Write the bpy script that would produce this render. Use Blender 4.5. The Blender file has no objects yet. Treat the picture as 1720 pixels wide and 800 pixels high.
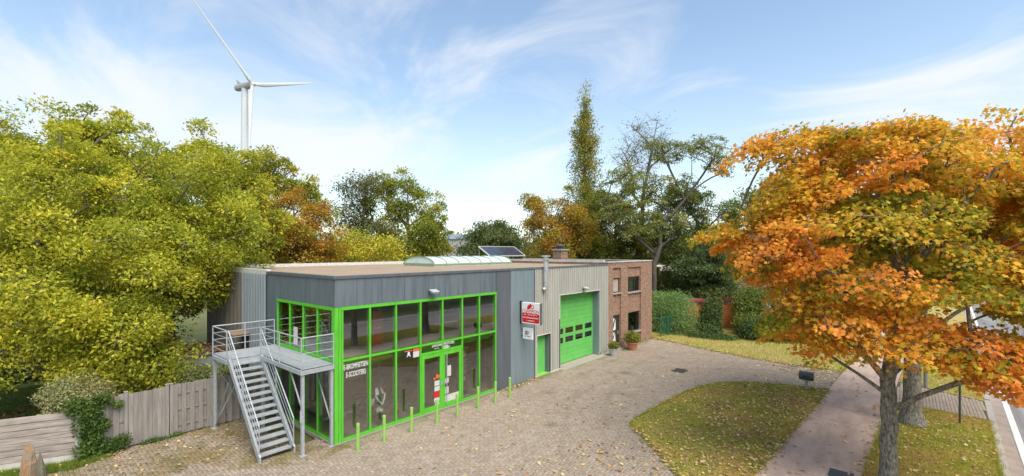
import bpy, math, random
import numpy as np
from mathutils import Matrix, Vector
R = math.radians
scene = bpy.context.scene
C = scene.collection

# ------------------------------------------------------------------ camera
CAM = (-7.568, -14.421, 6.5); YAW = R(41.05); FPX = 764.3; HV = 420.9
cam = bpy.data.cameras.new('camera'); co = bpy.data.objects.new('camera', cam); C.objects.link(co)
co.location = CAM; co.rotation_euler = (R(90), 0, YAW - R(90))
cam.sensor_width = 36; cam.lens = 36 * FPX / 1720; cam.shift_y = (HV - 400) / 1720
cam.clip_start = 0.1; cam.clip_end = 6000
scene.camera = co

# ------------------------------------------------------------------ world
SUN_EL, SUN_AZ = R(57), R(250)          # direction to the sun, azimuth counted from +X
w = bpy.data.worlds.new('World'); scene.world = w; w.use_nodes = True
nt = w.node_tree; N = nt.nodes; LK = nt.links; N.clear()
def wn(t, **k):
    n = N.new(t)
    for a, b in k.items(): setattr(n, a, b)
    return n
out = wn('ShaderNodeOutputWorld'); bg = wn('ShaderNodeBackground'); LK.new(bg.outputs[0], out.inputs[0])
sky = wn('ShaderNodeTexSky', sky_type='NISHITA', sun_disc=False, sun_elevation=SUN_EL, sun_rotation=R(90) - SUN_AZ,
         air_density=1.0, dust_density=1.2, ozone_density=1.6)
tc = wn('ShaderNodeTexCoord'); sp = wn('ShaderNodeSeparateXYZ'); LK.new(tc.outputs['Generated'], sp.inputs[0])
def wmath(op, a, b=None, clamp=False):
    n = wn('ShaderNodeMath', operation=op, use_clamp=clamp)
    for i, x in enumerate((a, b)):
        if x is None: continue
        if isinstance(x, (int, float)): n.inputs[i].default_value = x
        else: LK.new(x, n.inputs[i])
    return n.outputs[0]
zz = wmath('ADD', wmath('MAXIMUM', sp.outputs[2], 0.0), 0.22)
cb = wn('ShaderNodeCombineXYZ'); LK.new(wmath('DIVIDE', sp.outputs[0], zz), cb.inputs[0]); LK.new(wmath('DIVIDE', sp.outputs[1], zz), cb.inputs[1])
mp = wn('ShaderNodeMapping'); mp.inputs['Rotation'].default_value = (0, 0, R(-62)); mp.inputs['Scale'].default_value = (1.0, 0.5, 1)
mp.inputs['Location'].default_value = (3.1, 7.4, 0)
LK.new(cb.outputs[0], mp.inputs[0])
def wnoise(scale, detail, rough, dist, vec):
    n = wn('ShaderNodeTexNoise'); n.inputs['Scale'].default_value = scale; n.inputs['Detail'].default_value = detail
    n.inputs['Roughness'].default_value = rough; n.inputs['Distortion'].default_value = dist; LK.new(vec, n.inputs['Vector']); return n.outputs[0]
def wramp(x, a, b):
    n = wn('ShaderNodeMapRange', interpolation_type='SMOOTHSTEP'); LK.new(x, n.inputs[0])
    n.inputs[1].default_value = a; n.inputs[2].default_value = b; return n.outputs[0]
def wblob(u, v, ru, rv):
    # a bank of cloud standing in one direction of the sky
    a = (u - 860) / FPX; b = (HV - v) / FPX
    d = Vector((math.cos(YAW) + a * math.sin(YAW), math.sin(YAW) - a * math.cos(YAW), b)).normalized()
    az0 = math.atan2(d.y, d.x); el0 = math.asin(d.z)
    az = wmath('ARCTAN2', sp.outputs[1], sp.outputs[0]); el = wmath('ARCSINE', sp.outputs[2])
    x = wmath('DIVIDE', wmath('SUBTRACT', az, az0), ru); y = wmath('DIVIDE', wmath('SUBTRACT', el, el0), rv)
    r2 = wmath('ADD', wmath('MULTIPLY', x, x), wmath('MULTIPLY', y, y))
    return wmath('POWER', 2.718, wmath('MULTIPLY', r2, -1.0))
n1 = wnoise(1.9, 10, 0.60, 0.9, mp.outputs[0]); n2 = wnoise(0.55, 4, 0.5, 0.2, cb.outputs[0])
bank = wmath('ADD', wmath('ADD', wblob(640, 270, 0.30, 0.10), wblob(150, 170, 0.30, 0.10)), wmath('ADD', wblob(1600, 150, 0.26, 0.09), wmath('MULTIPLY', wblob(1150, 120, 0.25, 0.06), 0.30)))
dens = wmath('ADD', wmath('ADD', wmath('MULTIPLY', n1, 0.80), wmath('MULTIPLY', n2, 0.30)), wmath('MULTIPLY', bank, 0.22))
cloud = wmath('MULTIPLY', wramp(dens, 0.50, 0.84), 0.90)
veil = wmath('MULTIPLY', wramp(sp.outputs[2], 0.45, 0.0), 0.34)          # thin milky air, thicker towards the horizon
cov = wmath('MAXIMUM', cloud, wmath('ADD', veil, 0.05), True)
lift = wn('ShaderNodeMix', data_type='RGBA', blend_type='MULTIPLY'); lift.inputs[0].default_value = 1.0
LK.new(sky.outputs[0], lift.inputs[6]); lift.inputs[7].default_value = (1.08, 1.08, 1.0, 1)
mx = wn('ShaderNodeMix', data_type='RGBA'); LK.new(cov, mx.inputs[0]); LK.new(lift.outputs[2], mx.inputs[6])
mx.inputs[7].default_value = (3.95, 4.05, 4.2, 1)
LK.new(mx.outputs[2], bg.inputs[0]); bg.inputs[1].default_value = 0.13

sun = bpy.data.lights.new('sun', 'SUN'); so = bpy.data.objects.new('sun', sun); C.objects.link(so)
sun.energy = 2.5; sun.angle = R(44); sun.color = (1.0, 0.93, 0.83)
sd = Vector((math.cos(SUN_AZ) * math.cos(SUN_EL), math.sin(SUN_AZ) * math.cos(SUN_EL), math.sin(SUN_EL)))
so.rotation_euler = sd.to_track_quat('Z', 'Y').to_euler(); so.location = (0, 0, 60)
vs = scene.view_settings; vs.view_transform = 'Standard'; vs.look = 'None'; vs.gamma = 1; vs.use_curve_mapping = False
vs.exposure = 0.92
scene.cycles.max_bounces = 7; scene.cycles.transparent_max_bounces = 24
try: scene.cycles.use_denoising = True
except Exception: pass

# ------------------------------------------------------------------ helpers
def ray(u, v):
    a = (u - 860) / FPX; b = -(v - HV) / FPX
    return np.array([math.cos(YAW) + a * math.sin(YAW), math.sin(YAW) - a * math.cos(YAW), b])
def at(u, v, d): return np.array(CAM) + d * ray(u, v)
def ground(u, v): r = ray(u, v); return np.array(CAM) - r * (CAM[2] / r[2])
def pix(p):
    q = np.asarray(p, float) - np.array(CAM)
    d = q[..., 0] * math.cos(YAW) + q[..., 1] * math.sin(YAW); r = q[..., 0] * math.sin(YAW) - q[..., 1] * math.cos(YAW)
    return 860 + FPX * r / d, HV - FPX * q[..., 2] / d, d

MATS = {}
def mat(name, col, rough=0.6, metal=0.0, col2=None, nscale=4.0, stretch=(1, 1, 1), namt=1.0, bump=0.0, bscale=40.0, spec=0.5, mid=(0.35, 0.65)):
    if name in MATS: return MATS[name]
    m = bpy.data.materials.new(name); m.use_nodes = True; t = m.node_tree; b = t.nodes['Principled BSDF']
    b.inputs['Roughness'].default_value = rough; b.inputs['Metallic'].default_value = metal
    b.inputs['Specular IOR Level'].default_value = spec; b.inputs['Base Color'].default_value = (*col, 1)
    g = t.nodes.new('ShaderNodeNewGeometry'); mpn = t.nodes.new('ShaderNodeMapping'); mpn.inputs['Scale'].default_value = stretch
    t.links.new(g.outputs['Position'], mpn.inputs[0])
    if col2 is not None:
        n = t.nodes.new('ShaderNodeTexNoise'); n.inputs['Scale'].default_value = nscale; n.inputs['Detail'].default_value = 7; n.inputs['Roughness'].default_value = 0.62
        t.links.new(mpn.outputs[0], n.inputs['Vector'])
        r = t.nodes.new('ShaderNodeMapRange'); r.inputs[1].default_value = mid[0]; r.inputs[2].default_value = mid[1]; r.inputs[4].default_value = namt
        t.links.new(n.outputs[0], r.inputs[0])
        x = t.nodes.new('ShaderNodeMix'); x.data_type = 'RGBA'; t.links.new(r.outputs[0], x.inputs[0])
        x.inputs[6].default_value = (*col, 1); x.inputs[7].default_value = (*col2, 1)
        t.links.new(x.outputs[2], b.inputs['Base Color'])
    if bump:
        n = t.nodes.new('ShaderNodeTexNoise'); n.inputs['Scale'].default_value = bscale; n.inputs['Detail'].default_value = 6
        t.links.new(mpn.outputs[0], n.inputs['Vector'])
        bp = t.nodes.new('ShaderNodeBump'); bp.inputs['Strength'].default_value = bump; bp.inputs['Distance'].default_value = 0.02
        t.links.new(n.outputs[0], bp.inputs['Height']); t.links.new(bp.outputs[0], b.inputs['Normal'])
    MATS[name] = m; return m
def attr_mat(name, rough=0.75, spec=0.3, noise=0.0, nscale=60.0, transl=0.0, bump=0.0, stain=None):
    """colour comes from the piece's own colour attribute 'col'"""
    m = bpy.data.materials.new(name); m.use_nodes = True; t = m.node_tree; b = t.nodes['Principled BSDF']
    b.inputs['Roughness'].default_value = rough; b.inputs['Specular IOR Level'].default_value = spec
    a = t.nodes.new('ShaderNodeAttribute'); a.attribute_name = 'col'; src = a.outputs['Color']
    g = t.nodes.new('ShaderNodeNewGeometry')
    def nz(sc, det=6, ro=0.6):
        n = t.nodes.new('ShaderNodeTexNoise'); n.inputs['Scale'].default_value = sc; n.inputs['Detail'].default_value = det; n.inputs['Roughness'].default_value = ro
        t.links.new(g.outputs['Position'], n.inputs['Vector']); return n.outputs[0]
    def mr(x, a0, a1, b0, b1):
        r = t.nodes.new('ShaderNodeMapRange'); t.links.new(x, r.inputs[0])
        for i, v in zip((1, 2, 3, 4), (a0, a1, b0, b1)): r.inputs[i].default_value = v
        return r.outputs[0]
    if noise:
        h = t.nodes.new('ShaderNodeHueSaturation'); t.links.new(src, h.inputs['Color']); t.links.new(mr(nz(nscale), 0.3, 0.7, 1 - noise, 1 + noise), h.inputs['Value']); src = h.outputs[0]
    if stain:
        for (sc, lo, hi, amt, colr) in stain:
            x = t.nodes.new('ShaderNodeMix'); x.data_type = 'RGBA'; t.links.new(mr(nz(sc, 8, 0.65), lo, hi, 0, amt), x.inputs[0])
            t.links.new(src, x.inputs[6]); x.inputs[7].default_value = (*colr, 1); src = x.outputs[2]
    t.links.new(src, b.inputs['Base Color'])
    if bump:
        bp = t.nodes.new('ShaderNodeBump'); bp.inputs['Strength'].default_value = bump; bp.inputs['Distance'].default_value = 0.01
        t.links.new(nz(90), bp.inputs['Height']); t.links.new(bp.outputs[0], b.inputs['Normal'])
    if transl:
        o = t.nodes['Material Output']; tr = t.nodes.new('ShaderNodeBsdfTranslucent'); t.links.new(src, tr.inputs[0])
        s = t.nodes.new('ShaderNodeMixShader'); s.inputs[0].default_value = transl
        t.links.new(b.outputs[0], s.inputs[1]); t.links.new(tr.outputs[0], s.inputs[2]); t.links.new(s.outputs[0], o.inputs[0])
    MATS[name] = m; return m
def glass_mat(name, ior=2.1, tint=(0.6, 0.64, 0.62)):
    m = bpy.data.materials.new(name); m.use_nodes = True; t = m.node_tree; t.nodes.remove(t.nodes['Principled BSDF'])
    o = t.nodes['Material Output']; tr = t.nodes.new('ShaderNodeBsdfTransparent'); tr.inputs[0].default_value = (*tint, 1)
    gl = t.nodes.new('ShaderNodeBsdfGlossy'); gl.inputs['Roughness'].default_value = 0.012
    f = t.nodes.new('ShaderNodeFresnel'); g = t.nodes.new('ShaderNodeNewGeometry')
    iv_ = t.nodes.new('ShaderNodeMapRange'); iv_.inputs[3].default_value = ior; iv_.inputs[4].default_value = 1 / ior; t.links.new(g.outputs['Backfacing'], iv_.inputs[0]); t.links.new(iv_.outputs[0], f.inputs[0])   # same reflectance on both faces of the pane
    n = t.nodes.new('ShaderNodeTexNoise'); n.inputs['Scale'].default_value = 0.9; t.links.new(g.outputs['Position'], n.inputs['Vector'])
    bp = t.nodes.new('ShaderNodeBump'); bp.inputs['Strength'].default_value = 0.04; bp.inputs['Distance'].default_value = 0.02
    t.links.new(n.outputs[0], bp.inputs['Height']); t.links.new(bp.outputs[0], gl.inputs['Normal'])
    s = t.nodes.new('ShaderNodeMixShader'); t.links.new(f.outputs[0], s.inputs[0]); t.links.new(tr.outputs[0], s.inputs[1]); t.links.new(gl.outputs[0], s.inputs[2])
    t.links.new(s.outputs[0], o.inputs[0]); MATS[name] = m; return m

class MB:
    def __init__(s): s.v = []; s.f = []
    def add(s, vs_, fs): o = len(s.v); s.v += [tuple(map(float, p)) for p in vs_]; s.f += [tuple(i + o for i in f) for f in fs]; return s
    def box(s, x0, x1, y0, y1, z0, z1):
        x0, x1 = min(x0, x1), max(x0, x1); y0, y1 = min(y0, y1), max(y0, y1); z0, z1 = min(z0, z1), max(z0, z1)
        return s.add([(x0, y0, z0), (x1, y0, z0), (x1, y1, z0), (x0, y1, z0), (x0, y0, z1), (x1, y0, z1), (x1, y1, z1), (x0, y1, z1)],
                     [(0, 3, 2, 1), (4, 5, 6, 7), (0, 1, 5, 4), (1, 2, 6, 5), (2, 3, 7, 6), (3, 0, 4, 7)])
    def bar(s, p0, p1, wd, ht, up=(0, 0, 1)):
        p0 = Vector(p0); p1 = Vector(p1); d = (p1 - p0).normalized(); u = Vector(up)
        if abs(d.dot(u)) > 0.98: u = Vector((0, 1, 0))
        a = d.cross(u).normalized() * wd / 2; b = a.cross(d).normalized() * ht / 2
        c = [p0 - a - b, p0 + a - b, p0 + a + b, p0 - a + b]; c += [q + (p1 - p0) for q in c]
        return s.add(c, [(0, 1, 2, 3), (7, 6, 5, 4), (0, 4, 5, 1), (1, 5, 6, 2), (2, 6, 7, 3), (3, 7, 4, 0)])
    def tube(s, p0, p1, r0, r1=None, n=8, cap=True):
        r1 = r0 if r1 is None else r1; p0 = Vector(p0); p1 = Vector(p1); d = (p1 - p0).normalized()
        u = Vector((0, 0, 1)) if abs(d.z) < 0.9 else Vector((1, 0, 0)); a = d.cross(u).normalized(); b = d.cross(a)
        vs_ = []
        for p, r in ((p0, r0), (p1, r1)):
            for k in range(n): t = 2 * math.pi * k / n; vs_.append(p + a * (r * math.cos(t)) + b * (r * math.sin(t)))
        fs = [(k, (k + 1) % n, n + (k + 1) % n, n + k) for k in range(n)]
        if cap: fs += [tuple(range(n - 1, -1, -1)), tuple(range(n, 2 * n))]
        return s.add(vs_, fs)
    def path(s, pts, r, n=8):
        for i in range(len(pts) - 1): s.tube(pts[i], pts[i + 1], r if not hasattr(r, '__len__') else r[i], None if not hasattr(r, '__len__') else r[i + 1], n)
        return s
    def lathe(s, prof, c=(0, 0, 0), n=16, axis='z', squash=1.0):
        vs_ = []
        for (r, h) in prof:
            for k in range(n):
                t = 2 * math.pi * k / n; a, b = r * math.cos(t), r * math.sin(t) * squash
                vs_.append((c[0] + a, c[1] + b, c[2] + h) if axis == 'z' else ((c[0] + h, c[1] + a, c[2] + b) if axis == 'x' else (c[0] + a, c[1] + h, c[2] + b)))
        m = len(prof)
        fs = [(j * n + k, j * n + (k + 1) % n, (j + 1) * n + (k + 1) % n, (j + 1) * n + k) for j in range(m - 1) for k in range(n)]
        fs += [tuple(range(n - 1, -1, -1)), tuple(range((m - 1) * n, m * n))]
        return s.add(vs_, fs)
    def mesh(s, name, m):
        me = bpy.data.meshes.new(name); me.from_pydata(s.v, [], s.f); me.update()
        if m: me.materials.append(MATS[m] if isinstance(m, str) else m)
        return me
    def build(s, name, m, parent=None, smooth=False, label=None, bevel=0):
        me = s.mesh(name, m)
        if smooth: me.shade_smooth()
        o = bpy.data.objects.new(name, me); C.objects.link(o); attach(o, parent)
        if label: o['label'] = label
        if bevel:
            b = o.modifiers.new('bevel', 'BEVEL'); b.width = bevel; b.segments = 2; b.limit_method = 'ANGLE'
        return o
ROOTLOC = {}
def attach(o, parent):
    if parent is None: return
    o.parent = parent
    l = ROOTLOC.get(parent.name)
    if l is not None: o.matrix_parent_inverse = Matrix.Translation(-Vector(l))
def tag(o, label=None, cat=None, group=None, kind=None):
    for k, v in (('label', label), ('category', cat), ('group', group), ('kind', kind)):
        if v: o[k] = v
    return o
def thing(name, loc, label, cat, group=None):
    o = bpy.data.objects.new(name, None); C.objects.link(o); o.location = loc; o.empty_display_size = 0.3
    ROOTLOC[o.name] = tuple(map(float, loc)); return tag(o, label, cat, group)
def B(name, m, parent, *boxes, **k):
    mb = MB()
    for b in boxes: mb.box(*b)
    return mb.build(name, m, parent, **k)
def text_mesh(s, size, org, xd, yd, thick=0.004, bold=0.0, shear=0.0, align='CENTER', width=None):
    cu = bpy.data.curves.new('t', 'FONT'); cu.body = s; cu.size = size; cu.extrude = thick; cu.offset = bold; cu.shear = shear; cu.align_x = align; cu.align_y = 'CENTER'
    cu.resolution_u = 3
    o = bpy.data.objects.new('t', cu); C.objects.link(o); dg = bpy.context.evaluated_depsgraph_get(); dg.update()
    me = bpy.data.meshes.new_from_object(o.evaluated_get(dg)); bpy.data.objects.remove(o); bpy.data.curves.remove(cu)
    X = Vector(xd); Y = Vector(yd); Z = X.cross(Y); k = 1.0
    if width:
        xs = [v.co.x for v in me.vertices]; k = width / (max(xs) - min(xs))
    M = Matrix(((X.x * k, Y.x, Z.x, org[0]), (X.y * k, Y.y, Z.y, org[1]), (X.z * k, Y.z, Z.z, org[2]), (0, 0, 0, 1)))
    me.transform(M); return me
def lettering(parent, m, *items, name='lettering', label=None):
    mb = MB()
    for it in items:
        me = text_mesh(**it) if isinstance(it, dict) else it
        mb.add([v.co[:] for v in me.vertices], [tuple(p.vertices) for p in me.polygons]); bpy.data.meshes.remove(me)
    return mb.build(name, m, parent, label=label)

# ---- fast mesh of many alike flat pieces (leaves, blades)
LEAF = {
 'oval': np.array([(0, 0, 0), (.35, .22, .03), (.75, .17, .0), (1, 0, -.10), (.75, -.17, .0), (.35, -.22, .03)]),
 'diamond': np.array([(0, 0, 0), (.45, .24, .05), (1, 0, -.08), (.45, -.24, .05)]),
 'maple': np.array([(0, 0, 0), (.16, .40, .0), (.34, .26, .05), (.58, .58, -.04), (.66, .22, .05), (1.0, 0, -.06), (.66, -.22, .05), (.58, -.58, -.04), (.34, -.26, .05), (.16, -.40, .0)]),
 'blade': np.array([(0, .07, 0), (0, -.07, 0), (1, 0, .25)]),
}
def scatter_mesh(name, pos, xdir, nrm, size, col, shape, m):
    T = LEAF[shape]; K = len(T); n = len(pos)
    x = xdir / np.linalg.norm(xdir, axis=1, keepdims=True)
    z = nrm - (nrm * x).sum(1, keepdims=True) * x; z /= np.linalg.norm(z, axis=1, keepdims=True) + 1e-9
    y = np.cross(z, x)
    s = np.asarray(size).reshape(-1, 1, 1)
    V = pos[:, None, :] + s * (T[None, :, 0:1] * x[:, None, :] + T[None, :, 1:2] * y[:, None, :] + T[None, :, 2:3] * z[:, None, :])
    me = bpy.data.meshes.new(name)
    me.vertices.add(n * K); me.vertices.foreach_set('co', V.astype(np.float32).ravel())
    me.loops.add(n * K); me.loops.foreach_set('vertex_index', np.arange(n * K, dtype=np.int32))
    me.polygons.add(n); me.polygons.foreach_set('loop_start', np.arange(0, n * K, K, dtype=np.int32)); me.polygons.foreach_set('loop_total', np.full(n, K, dtype=np.int32))
    me.update(calc_edges=True)
    a = me.attributes.new('col', 'FLOAT_COLOR', 'POINT')
    cc = np.ones((n, K, 4), np.float32); cc[:, :, :3] = col[:, None, :]; a.data.foreach_set('color', cc.ravel())
    me.materials.append(MATS[m]); return me
def unit(a): return a / (np.linalg.norm(a, axis=-1, keepdims=True) + 1e-9)
def palette(t, cols):
    cols = np.array(cols); t = np.clip(t, 0, 0.9999) * (len(cols) - 1); i = t.astype(int); f = (t - i)[:, None]
    return cols[i] * (1 - f) + cols[np.minimum(i + 1, len(cols) - 1)] * f
# ------------------------------------------------------------------ materials
GREEN = (0.085, 0.46, 0.022)
mat('green_paint', (0.075, 0.42, 0.02), 0.42, col2=(0.12, 0.50, 0.045), nscale=5, stretch=(1.5, 1.5, .4), bump=.08, bscale=40)
mat('green_door', (0.115, 0.46, 0.085), 0.5, col2=(0.15, 0.52, 0.12), nscale=2.0)
mat('green_bollard', (0.20, 0.43, 0.06), 0.6, col2=(0.30, 0.50, 0.12), nscale=14, bump=0.2)
mat('slate_panel', (0.090, 0.116, 0.134), 0.45, col2=(0.148, 0.172, 0.188), nscale=3.0, stretch=(1.6, 1.6, .16), bump=.05, bscale=3)
mat('slate_panel_dark', (0.080, 0.093, 0.112), 0.48, col2=(0.118, 0.13, 0.145), nscale=3, stretch=(1.6, 1.6, .14), bump=.05, bscale=3)
mat('blue_grey_panel', (0.155, 0.205, 0.225), 0.36, col2=(0.20, 0.25, 0.27), nscale=2.6, stretch=(1.6, 1.6, .18))
mat('fascia', (0.09, 0.10, 0.108), 0.45, col2=(0.13, 0.14, 0.145), nscale=5)
mat('shadow_gap', (0.02, 0.022, 0.025), 0.9)
mat('grey_sheet', (0.29, 0.325, 0.345), 0.42, metal=0.25, col2=(0.20, 0.23, 0.25), nscale=1.8, stretch=(2.5, 2.5, .15), mid=(0.4, 0.7))
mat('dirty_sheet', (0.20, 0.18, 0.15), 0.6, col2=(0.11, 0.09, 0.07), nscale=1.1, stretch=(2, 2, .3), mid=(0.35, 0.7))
mat('cream_sheet', (0.50, 0.49, 0.43), 0.42, metal=0.15, col2=(0.40, 0.395, 0.35), nscale=1.8, stretch=(2.5, 2.5, .2))
mat('trim_white', (0.66, 0.65, 0.60), 0.5, col2=(0.5, 0.49, 0.44), nscale=6)
mat('roof_felt', (0.36, 0.27, 0.185), 0.9, col2=(0.26, 0.195, 0.135), nscale=0.9, stretch=(.5, 1.5, 1), bump=0.5, bscale=60, mid=(0.35, 0.7))
mat('roof_pale', (0.55, 0.53, 0.48), 0.8, col2=(0.42, 0.40, 0.36), nscale=1.5)
mat('galv', (0.36, 0.385, 0.40), 0.6, metal=0.4, col2=(0.46, 0.485, 0.50), nscale=7, bump=0.06, bscale=30)
mat('galv_pipe', (0.48, 0.50, 0.51), 0.38, metal=0.55, col2=(0.60, 0.62, 0.63), nscale=5)
mat('concrete', (0.36, 0.32, 0.265), 0.85, col2=(0.30, 0.275, 0.235), nscale=3, bump=0.4, bscale=70)
mat('dark_metal', (0.03, 0.032, 0.035), 0.5)
mat('black_plastic', (0.018, 0.018, 0.02), 0.45)
mat('interior_wall', (0.42, 0.37, 0.31), 0.9, col2=(0.34, 0.29, 0.25), nscale=1)
mat('interior_floor', (0.30, 0.26, 0.23), 0.5, col2=(0.22, 0.19, 0.17), nscale=3)
mat('white_print', (0.80, 0.80, 0.78), 0.6)
mat('red_print', (0.62, 0.012, 0.015), 0.45)
mat('orange_print', (0.60, 0.13, 0.05), 0.5)
mat('paper', (0.60, 0.59, 0.56), 0.7, col2=(0.48, 0.47, 0.46), nscale=14)
mat('opal', (0.66, 0.72, 0.74), 0.22, col2=(0.56, 0.63, 0.66), nscale=1.2)
mat('skylight_green', (0.20, 0.38, 0.17), 0.5)
mat('terracotta', (0.42, 0.145, 0.075), 0.8, col2=(0.50, 0.22, 0.13), nscale=8)
mat('zinc', (0.45, 0.48, 0.50), 0.5, metal=0.3, col2=(0.55, 0.57, 0.58), nscale=9)
mat('turbine_white', (0.62, 0.63, 0.64), 0.45)
mat('turbine_grey', (0.38, 0.39, 0.40), 0.5)
glass_mat('shop_glass', 2.75, (0.86, 0.88, 0.86)); glass_mat('house_glass', 1.9, (0.6, 0.62, 0.62))

# ------------------------------------------------------------------ ground, road, paths
def inpoly(x, y, poly):
    x = np.asarray(x); y = np.asarray(y); ins = np.zeros(x.shape, bool); n = len(poly)
    for i in range(n):
        x1, y1 = poly[i]; x2, y2 = poly[(i + 1) % n]
        c = ((y1 > y) != (y2 > y)) & (x < (x2 - x1) * (y - y1) / (y2 - y1 + 1e-12) + x1); ins ^= c
    return ins
def sheet(name, poly, z, m, parent=None, kind='structure'):
    mb = MB(); mb.add([(x, y, z) for x, y in poly], [tuple(range(len(poly)))])
    o = mb.build(name, m, parent)
    if parent is None: tag(o, kind=kind)
    return o
def slab(name, poly, z0, z1, m, parent=None):
    n = len(poly); mb = MB()
    mb.add([(x, y, z1) for x, y in poly] + [(x, y, z0) for x, y in poly], [tuple(range(n))] + [(i, n + i, n + (i + 1) % n, (i + 1) % n) for i in range(n)])
    o = mb.build(name, m, parent)
    if parent is None: tag(o, kind='structure')
    return o
def yp(x): return -11.05 - 0.048 * (x - 7)           # edge of the pink path towards the yard
def yk(x): return -16.70 - 0.050 * (x - 16.5)        # kerb line along the road
mat('lawn', (0.095, 0.125, 0.028), 0.95, col2=(0.17, 0.145, 0.06), nscale=0.45, bump=0.6, bscale=25, mid=(0.4, 0.68))
mat('verge_soil', (0.34, 0.30, 0.06), 0.95, col2=(0.44, 0.29, 0.13), nscale=0.75, bump=0.7, bscale=30, mid=(0.40, 0.62))
mat('paver_bed', (0.085, 0.07, 0.05), 0.95, col2=(0.10, 0.105, 0.035), nscale=1.3, mid=(0.45, 0.68))
mat('pink_path', (0.49, 0.36, 0.285), 0.9, col2=(0.33, 0.245, 0.195), nscale=1.1, stretch=(.5, 1.6, 1), bump=0.5, bscale=90, mid=(0.38, 0.66))
mat('asphalt', (0.29, 0.28, 0.275), 0.9, col2=(0.18, 0.175, 0.17), nscale=1.1, stretch=(.18, 1.6, 1), bump=0.4, bscale=120)
mat('kerb', (0.41, 0.375, 0.325), 0.9, col2=(0.31, 0.28, 0.24), nscale=4, bump=0.3, bscale=60)
mat('gutter', (0.35, 0.285, 0.245), 0.9, col2=(0.26, 0.21, 0.175), nscale=2.2, bump=0.3, bscale=60)
mat('road_paint', (0.70, 0.69, 0.66), 0.7, col2=(0.42, 0.40, 0.37), nscale=9, mid=(0.48, 0.72))
sheet('ground', [(-2500, -2500), (2500, -2500), (2500, 2500), (-2500, 2500)], -0.16, 'lawn')
XR = [(24.95, 0.3), (24.3, -1.6), (23.2, -4.8), (22.6, -7.0), (22.3, -9.2), (22.45, yp(22.45))]     # right-hand edge of the yard
YARD = [(-22, yp(-22)), (23, yp(23))][:1] + [(22.45, yp(22.45))] + XR[::-1][1:] + [(24.95, 1), (-1.0, 1.0), (-1.0, 5.05), (-5.8, 5.05), (-9.5, 6.7), (-22, 12)]
ISLAND = [(8.25, -6.55), (9.2, -6.5), (10.2, -6.55), (11.7, -6.6), (13.2, -6.7), (14.6, -6.95), (15.8, -7.35), (16.8, -8.3), (17.5, -9.6), (17.9, -10.8), (18.05, yp(18.05)),
          (15.7, yp(15.7) - .02), (12.8, yp(12.8)), (9.5, yp(9.5)), (7.2, yp(7.2)), (4.2, yp(4.2)), (4.6, -10.35), (5.4, -9.45), (6.4, -8.5), (7.35, -7.5), (7.8, -6.95)]
yard = slab('paved_yard', YARD, -0.16, -0.018, 'paver_bed')
isl = slab('grass_island', ISLAND, -0.1, 0.012, 'verge_soil')
slab('grass_strip', XR + [(26, yp(26)), (60, yp(60)), (60, 1.5), (24.97, 1.5)], -0.16, 0.008, 'verge_soil')
path = sheet('path', [(-22, yp(-22)), (-22, yp(-22) - 2.3), (70, yp(70) - 2.3), (70, yp(70))], -0.03, 'paver_bed')
xs = [-22, -10, -4, 2, 8.2, 13.75, 19.6, 25.6, 32, 39, 47, 58, 70]
for a, b in zip(xs[:-1], xs[1:]):
    a_, b_ = a + .012, b - .012
    slab('path_slab', [(a_, yp(a_) - .01), (a_ - .25, yp(a_) - 2.26), (b_ - .25, yp(b_) - 2.26), (b_, yp(b_) - .01)], -0.12, 0.0, 'pink_path', path)
slab('verge', [(-22, yp(-22) - 2.3), (-22, yk(-22)), (17.45, yk(17.45)), (17.9, yp(17.9) - 2.3)], -0.16, 0.012, 'verge_soil')
slab('verge', [(22.0, yp(22) - 2.3), (20.6, yk(20.6)), (80, yk(80)), (80, yp(80) - 2.3)], -0.16, 0.012, 'verge_soil')
crossing = slab('driveway_crossing', [(17.9, yp(17.9) - 2.3), (17.45, yk(17.45)), (20.6, yk(20.6)), (22.0, yp(22) - 2.3)], -0.16, -0.012, 'paver_bed')
kerb = sheet('kerb', [(-22, yk(-22)), (-22, yk(-22) - .2), (140, yk(140) - .2), (140, yk(140))], -0.15, 'paver_bed')
x = -20.0
while x < 90:
    a_, b_ = x + .006, x + .994
    slab('kerb_stone', [(a_, yk(a_)), (a_, yk(a_) - .19), (b_, yk(b_) - .19), (b_, yk(b_))], -0.16, 0.016 if not 17.3 < x < 20.8 else -0.03, 'kerb', kerb); x += 1.0
def strip(name, d0, d1, z, m, x0=-40, x1=140):
    return sheet(name, [(x0, yk(x0) - d0), (x0, yk(x0) - d1), (x1, yk(x1) - d1), (x1, yk(x1) - d0)], z, m)
strip('road', 0.19, 7.5, -0.115, 'asphalt'); strip('gutter', 0.19, 0.52, -0.104, 'gutter')
strip('edge_line', 0.56, 0.74, -0.1105, 'road_paint'); strip('far_edge_line', 6.7, 6.85, -0.1105, 'road_paint')

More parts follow.
